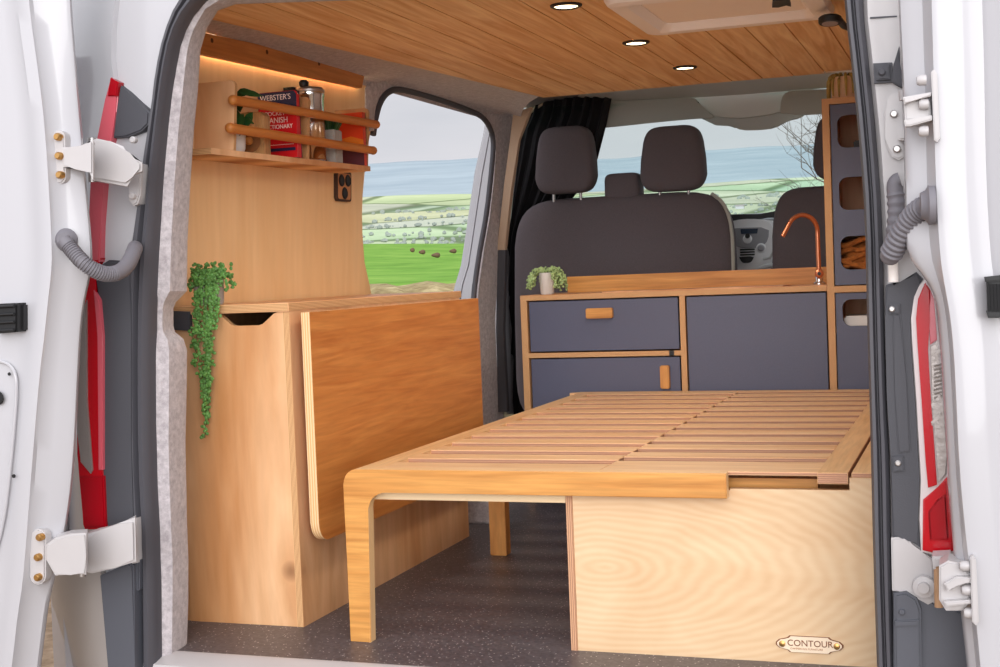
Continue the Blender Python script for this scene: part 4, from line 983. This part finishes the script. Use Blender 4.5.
# dashboard
db = thing('dashboard', (.35, 3.45, .4), 'grey van dashboard with centre controls between the two front seats', 'dashboard')
b = B().prism([(-.55, 3.32, .45), (-.55, 3.30, .80), (-.55, 3.34, .97), (-.55, 3.42, 1.0), (-.55, 3.75, .97), (-.55, 3.75, .45)], (1.8, 0, 0), bev=.01)
obj('body', b, M_DASH, db)
obj('cowl', slab([(690, 211), (716, 211), (730, 215), (760, 214), (790, 208), (800, 207), (800, 218), (768, 217), (760, 219), (740, 219), (731, 222), (690, 224)], 3.29, .03, bev=.003), M_BLACK, db)
obj('centre_panel', slab(smooth([(728, 222), (742, 219), (760, 219), (775, 221), (774, 240), (770, 268), (766, 276), (733, 276), (731, 250)], 1), 3.26, .06, bev=.01), M_DASH2, db)
obj('control_bank', slab(smooth([(732, 229), (737, 228), (769, 227), (768, 240), (762, 247), (745, 249), (735, 246)], 1), 3.25, .03, bev=.004), M_DASH, db)
obj('screen', slab([(740.5, 229), (758, 228.5), (757, 233.5), (741, 234)], 3.245, .01), plain('display', '2c3a4c', .2), db)
def knob(px, py, r, m, y=3.245): return obj('knob', B().lathe([(r, 0), (r*.95, .008), (r*.7, .012), (0, .012)], at(px, py, Y=y), (0, -1, 0), n=20), m, db)
k_ = knob(747.5, 239, .020, M_DASH2); obj('knob_cap', B().lathe([(.011, 0), (.010, .006), (0, .006)], at(747.5, 236, Y=3.23), (0, -1, 0), n=16), M_BLACK, k_)
knob(761, 248, .021, M_DASH2); knob(761, 248, .015, M_DASH, 3.232)
b = B()
for k in range(3): b.prism([at(x, y, Y=3.248) for x, y in ((740, 249+k*2.6), (754.5, 248.5+k*2.6), (754.5, 250+k*2.6), (740, 250.6+k*2.6))], (0, .01, 0))
obj('vent', b, M_BLACK, db)
obj('tray', slab(smooth([(739, 257), (754, 256), (752, 261), (749, 263), (743, 263), (741, 261)], 1), 3.247, .01), M_BLACK, db)
b = B().tube([at(x, y, Y=3.2) for x, y in smooth([(757, 276), (758.5, 270), (763, 267), (770, 265.5), (776, 265)], 2)], .010); b.tube([at(x, y, Y=3.2) for x, y in ((763, 259), (770, 257.5), (775, 250), (776, 240))], .007)
obj('trim_strip', b, plain('bright dash trim', 'c8cbcc', .35), db)

# ================================================================== CEILING FITTINGS
def downlight(px, py, label):
    c = at(px, py, Z=CZ); d = thing('downlight', c, label, 'light', 'ceiling downlights')
    obj('bezel', B().lathe([(.036, .0), (.036, -.003), (.030, -.006), (.027, -.004), (.027, .0)], c, n=30), M_BLACK, d)
    obj('diffuser', B().lathe([(.027, .001), (.026, -.003), (0, -.0035)], c, n=30), M_LAMP, d)
    ld_ = bpy.data.lights.new('downlight_beam', 'SPOT'); ld_.energy = 11; ld_.color = (1, .88, .74); ld_.spot_size = R(165); ld_.spot_blend = .6; ld_.shadow_soft_size = .10
    lo = bpy.data.objects.new('downlight_beam', ld_); COL.objects.link(lo); lo.parent = d; lo.location = (0, 0, -.012)
downlight(566, 5, 'round lit downlight nearest the rear doors, at the top edge of the view')
downlight(636, 42, 'middle one of the three lit ceiling downlights')
downlight(685, 67, 'round lit downlight nearest the cab')

sky_ = thing('roof_vent', (.75, .51, CZ), 'pale square roof vent frame in the pine ceiling', 'roof vent')
x0, x1, y0, y1 = .530, .985, .28, .735
def ring(inset, z, r): return [Vector((x, y, z)) for x, y in rrect(x0+inset, x1-inset, y0+inset, y1-inset, r, 5)]
loops = [ring(0, CZ+.002, .035), ring(0, CZ-.010, .035), ring(.006, CZ-.020, .033), ring(.020, CZ-.024, .028), ring(.045, CZ-.022, .022), ring(.060, CZ-.006, .02), ring(.060, CZ+.004, .02)]
b = B(); lv = [[b.b.verts.new(p) for p in l] for l in loops]; n = len(lv[0])
for u, v in zip(lv, lv[1:]+lv[:1]):
    for i in range(n): b.b.faces.new((u[i], u[(i+1) % n], v[(i+1) % n], v[i]))
bmesh.ops.recalc_face_normals(b.b, faces=b.b.faces[:]); obj('frame', b, M_CREAM, sky_)
obj('blind', B().box(x0+.058, x1-.058, y0+.058, y1-.058, CZ-.004, CZ-.001), plain('blind cloth', 'f6eade', .8), sky_)
obj('catch', B().prism([at(x, y, Z=CZ-.026) for x, y in ((773, -3), (789, -4), (791, 3), (786, 2), (778, 4), (772, 4))], (0, 0, -.008)), M_BLACK, sky_)
rl = thing('reading_light', at(830, 19, Z=1.322), 'small black swivel reading light near the right edge of the ceiling', 'light')
c = at(830, 20, Z=1.322)
obj('head', B().lathe([(.024, -.008), (.026, -.005), (.026, .005), (.022, .008), (0, .009)], c, (0, .15, 1), n=26), M_BLACK, rl)
obj('lens', B().lathe([(.018, -.007), (.018, -.0092), (.0, -.0092)], c, (0, .15, 1), n=24), M_CLEAR, rl)
e = at(852, 29, Z=1.325)
obj('arm', B().tube([c+Vector((.02, .005, -.001)), c.lerp(e, .6), e, e+Vector((.05, .03, .02))], .008, n=10), M_BLACK, rl)

# ================================================================== OUTSIDE
def ground_mat(name, stops, scale, bump=.4, detail=8):
    m, t, b = nt(name); N = t.nodes; L = t.links
    tc = N.new('ShaderNodeTexCoord'); n = N.new('ShaderNodeTexNoise'); n.inputs['Scale'].default_value = scale; n.inputs['Detail'].default_value = detail; n.inputs['Roughness'].default_value = .65
    L.new(tc.outputs['Object'], n.inputs['Vector'])
    r = N.new('ShaderNodeValToRGB'); e = r.color_ramp.elements
    for i, (p, c) in enumerate(stops):
        x = e[i] if i < 2 else e.new(p); x.position = p; x.color = rgb(c)
    L.new(n.outputs['Fac'], r.inputs['Fac']); L.new(r.outputs['Color'], b.inputs['Base Color']); b.inputs['Roughness'].default_value = 1; b.inputs['Specular IOR Level'].default_value = .1
    bp = N.new('ShaderNodeBump'); bp.inputs['Strength'].default_value = bump; L.new(n.outputs['Fac'], bp.inputs['Height']); L.new(bp.outputs['Normal'], b.inputs['Normal'])
    return m
GZ = -.56
b = B(); rnd = random.Random(8); G = []
for i in range(61): G.append([Vector((lerp(-12, 10, j/60), lerp(-9, 11, i/60), GZ+.012*math.sin(i*2.1+j*1.3)+.01*math.sin(j*3.3))) for j in range(61)])
struct('ground', b.sheet(G, (0, 0, -.05)), ground_mat('dry stony ground', [(.3, '6b5a49'), (.7, 'b39d88'), (.5, '957f69')], 9), 'dry stony ground under the open left door', 'ground')
def polar(d, a, z): return Vector((1.0-d*math.sin(a), d*math.cos(a), z))
def terrain(name, prof, mat, a0, a1, na, label, cat, seed=0, amp=None, kind='structure'):
    G = []
    for d, z in prof:
        G.append([polar(d, lerp(a0, a1, j/na), z+(amp(d, lerp(a0, a1, j/na)) if amp else 0)) for j in range(na+1)])
    return obj(name, B().sheet(G, (0, 0, -.3)), mat, kind=kind, label=label, cat=cat, base=(0, 0, 0))
EY = CAM.z
field_prof = [(11.2, .62), (12, EY-.0035*12), (16, EY+.003*16), (22, EY+.010*22), (30, EY+.0175*30), (40, EY+.0245*40), (48, EY+.0268*48), (54, EY+.0265*54), (62, EY+.018*62), (80, EY), (130, -8)]
struct_field = terrain('field', field_prof, ground_mat('spring grass', [(.3, '5f8f35'), (.7, '93b956'), (.5, '7aa845')], .9, .2), R(-22), R(62), 60, 'bright green grass field seen through the side door opening', 'field', amp=lambda d, a: .004*d*math.sin(a*9+d*.05)*(1 if d > 14 else 0))
verge = [(8.2, GZ), (8.8, .2), (9.4, .60), (10, EY-.0078*10.0), (10.6, EY-.0062*10.6), (11.1, EY-.0040*11.1), (11.5, EY-.0048*11.5), (12.2, .45)]
terrain('verge', verge, ground_mat('dry verge grass', [(.3, '7c6a4c'), (.65, 'c9b98f'), (.5, 'a3936a')], 7), R(-22), R(62), 160, 'strip of dry pale grass along the near edge of the green field', 'verge', amp=lambda d, a: (.018*math.sin(a*140)+.012*math.sin(a*333+1)) if 9 < d < 12 else 0)
for px, py, s in ((422, 251.5, .085), (436, 254.5, .10), (453, 250.5, .09), (412, 249.5, .06)):
    dr_ = ray(px, py); dr_ = Vector((dr_.x, dr_.y)).normalized(); a = math.atan2(-dr_.x, dr_.y)
    d = 33 if py < 253 else 30
    p = CAM+ray(px, py)*(d/Vector((ray(px, py).x, ray(px, py).y)).length)
    b = B().blob(p.x-s, p.x+s, p.y-s, p.y+s, p.z-.07, p.z+.04, n=2, seg=16, warp=lambda q: q*(1+.15*math.sin(q.x*40)))
    obj('mole_hill', b, M_SOIL, label='small brown molehill on the green field', cat='molehill', group='molehills on the field')

def hmat(name, stops, scale, extra):
    m = ground_mat(name, stops, scale, .0, 6); t = m.node_tree; N = t.nodes; L = t.links; b = N['Principled BSDF']
    tc = N.new('ShaderNodeTexCoord'); mp = N.new('ShaderNodeMapping'); mp.inputs['Scale'].default_value = extra[0]; L.new(tc.outputs['Object'], mp.inputs['Vector'])
    v = N.new('ShaderNodeTexVoronoi'); v.feature = 'DISTANCE_TO_EDGE'; v.inputs['Scale'].default_value = 1; L.new(mp.outputs['Vector'], v.inputs['Vector'])
    v2 = N.new('ShaderNodeTexVoronoi'); v2.inputs['Scale'].default_value = 1; L.new(mp.outputs['Vector'], v2.inputs['Vector'])
    r = N.new('ShaderNodeValToRGB'); r.color_ramp.elements[0].position = .02; r.color_ramp.elements[1].position = .06
    r.color_ramp.elements[0].color = rgb(extra[1]); r.color_ramp.elements[1].color = (1, 1, 1, 1); L.new(v.outputs['Distance'], r.inputs['Fac'])
    src = b.inputs['Base Color'].links[0].from_socket
    hue = N.new('ShaderNodeMix'); hue.data_type = 'RGBA'; hue.blend_type = 'SOFT_LIGHT'; hue.inputs[0].default_value = extra[2]; L.new(src, hue.inputs[6]); L.new(v2.outputs['Color'], hue.inputs[7])
    mx = N.new('ShaderNodeMix'); mx.data_type = 'RGBA'; mx.blend_type = 'MULTIPLY'; mx.inputs[0].default_value = 1; L.new(hue.outputs[2], mx.inputs[6]); L.new(r.outputs['Color'], mx.inputs[7]); L.new(mx.outputs[2], b.inputs['Base Color'])
    return m
T = math.tan
vp = [(380, 8), (450, 450*T(R(1.5))), (560, 560*T(R(2.1))), (720, 720*T(R(2.7))), (900, 900*T(R(3.15))), (1100, 1100*T(R(3.5)))]
terrain('valley_land', vp, hmat('haze paled pasture', [(.3, 'a9b99a'), (.7, 'cbd6b8'), (.5, 'bac8a6')], .012, ((.011, .008, .002), 'a0ac98', .2)), R(-22), R(62), 90, 'haze-paled green hedged farmland in the valley', 'land', amp=lambda d, a: d*.0016*math.sin(a*23+d*.01))  # pasture greens paled to carry the valley haze in their colour
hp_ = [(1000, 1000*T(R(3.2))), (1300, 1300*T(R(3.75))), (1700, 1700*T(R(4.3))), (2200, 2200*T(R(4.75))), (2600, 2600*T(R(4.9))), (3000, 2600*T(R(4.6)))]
terrain('hill', hp_, ground_mat('haze tinted moorland', [(.3, '98a9b4'), (.7, 'b3c1c8'), (.5, 'a6b5bd')], .006, 0), R(-22), R(62), 120, 'long blue grey moorland hills along the skyline', 'hill', amp=lambda d, a: d*(.0019*math.sin(a*17+.6)+.0012*math.sin(a*41)+.0005*math.sin(a*97)))  # blue grey distance haze is painted into the hill colours
# winter trees and hedges down in the valley
b = B(); rnd = random.Random(31)
for k in range(3600):
    d = rnd.choice((410, 440, 470, 520, 600, 680, 800))*rnd.uniform(.97, 1.03); a = R(rnd.uniform(-8, 45)+0)
    cl_ = math.sin(a*60+d)*.6+math.sin(a*23-d*.3)
    if cl_ < .25: continue
    for (d0, z0), (d1, z1) in zip(vp, vp[1:]):
        if d0 <= d <= d1: z = lerp(z0, z1, (d-d0)/(d1-d0))
    p = polar(d, a, z+d*.0016*math.sin(a*23+d*.01)); s = rnd.uniform(.3, 1.0)*d/520
    b.ball(p+Vector((0, 0, s*.7)), s*rnd.uniform(.9, 1.8), s, s*rnd.uniform(.8, 1.3), sub=1)
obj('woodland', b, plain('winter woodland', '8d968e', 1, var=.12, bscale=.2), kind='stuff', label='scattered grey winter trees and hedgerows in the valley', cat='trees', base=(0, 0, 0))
# white farmhouse
c = polar(520, math.atan2(-(ray(740, 207).x), ray(740, 207).y), 520*T(R(2.0))); c = CAM+ray(740, 207)*(505/Vector((ray(740, 207).x, ray(740, 207).y)).length)
fh = thing('farmhouse', (c.x, c.y, c.z-.7), 'tiny white farmhouse in the valley beyond the windscreen', 'house')
obj('wall', B().box(c.x-1.5, c.x+1.5, c.y-1, c.y+1, c.z-.7, c.z+.3), M_WHITE, fh)
obj('roof', B().prism([(c.x-1.6, c.y-1.2, c.z+.3), (c.x-1.6, c.y+1.2, c.z+.3), (c.x-1.6, c.y, c.z+.9)], (3.2, 0, 0)), M_SILVER, fh)

# bare tree just ahead of the van
bt = B(); rnd = random.Random(17)
def branch(p, d, L_, r, depth):
    pts = [p]; dd = d.copy()
    nseg = 4
    for k in range(nseg):
        dd = (dd+Vector((rnd.gauss(0, .13), rnd.gauss(0, .13), rnd.gauss(.03, .11)))).normalized(); pts.append(pts[-1]+dd*L_/nseg)
    bt.tube(pts, [lerp(r, r*.45, k/nseg) for k in range(nseg+1)], n=5 if depth > 1 else 7)
    if depth >= 5: return
    for k in range(rnd.choice((2, 3, 3))):
        i = rnd.randint(1, nseg); q = pts[i]
        nd = (dd+Vector((rnd.gauss(0, .55), rnd.gauss(0, .45), rnd.gauss(.1, .4)))).normalized()
        branch(q, nd, L_*rnd.uniform(.55, .8), r*.55, depth+1)
b0 = at(905, 270, Y=11.0)

for (px, py, qx, qy) in ((870, 205, 752, 150), (868, 180, 770, 135), (860, 150, 790, 118), (850, 130, 800, 112), (862, 225, 775, 205), (850, 190, 800, 165), (846, 170, 796, 150), (848, 210, 790, 190), (840, 150, 808, 130), (880, 215, 800, 170), (885, 190, 790, 140), (880, 230, 765, 195), (885, 160, 800, 125), (880, 205, 780, 178), (885, 175, 810, 100)):
    p, q = at(px, py, Y=11), at(qx, qy, Y=11+rnd.uniform(-.6, .6))
    branch(p, (q-p).normalized(), (q-p).length*.62, .010, 2)
bt.tube([at(905, 262, Y=11), at(898, 230, Y=11), at(885, 195, Y=11), at(880, 150, Y=11)], [.05, .035, .025, .012], n=7)
bt.tube([Vector((b0.x, 11, GZ)), at(905, 262, Y=11)], [.07, .05], n=7)
obj('bare_tree', bt, plain('bare bark', '6d6763', 1), label='bare leafless tree ahead of the windscreen beside the tall cupboard', cat='tree', base=(b0.x, 11, GZ))

# ================================================================== LIGHT
w = bpy.data.worlds.new('world'); S.world = w; w.use_nodes = True; N = w.node_tree.nodes; L = w.node_tree.links; bg = N['Background']
tc = N.new('ShaderNodeTexCoord')
mp = N.new('ShaderNodeMapping'); mp.inputs['Scale'].default_value = (1.6, 1.6, 7); L.new(tc.outputs['Generated'], mp.inputs['Vector'])
n = N.new('ShaderNodeTexNoise'); n.inputs['Scale'].default_value = 1.8; n.inputs['Detail'].default_value = 5; L.new(mp.outputs['Vector'], n.inputs['Vector'])
cr = N.new('ShaderNodeValToRGB'); e = cr.color_ramp.elements; e[0].position = .3; e[1].position = .7
e[0].color = rgb('cdd0d8'); e[1].color = rgb('e6e4e8'); L.new(n.outputs['Fac'], cr.inputs['Fac'])
# sky patch behind the van, out of view, strengthened to fill the interior
dt = N.new('ShaderNodeVectorMath'); dt.operation = 'DOT_PRODUCT'; dt.inputs[1].default_value = Vector((.10, -.80, .58)).normalized(); L.new(tc.outputs['Generated'], dt.inputs[0])
mr = N.new('ShaderNodeMapRange'); mr.interpolation_type = 'SMOOTHSTEP'; mr.inputs[1].default_value = .35; mr.inputs[2].default_value = 1; mr.inputs[3].default_value = 1; mr.inputs[4].default_value = 2.9; L.new(dt.outputs['Value'], mr.inputs[0])
L.new(cr.outputs['Color'], bg.inputs['Color']); L.new(mr.outputs[0], bg.inputs['Strength'])

sd = bpy.data.lights.new('sun', 'SUN'); sd.energy = 2.1; sd.angle = R(50); sd.color = (1, .985, .96)
so = bpy.data.objects.new('sun', sd); COL.objects.link(so)
so.rotation_euler = Vector((-.36, 1, -.20)).to_track_quat('-Z', 'Y').to_euler()
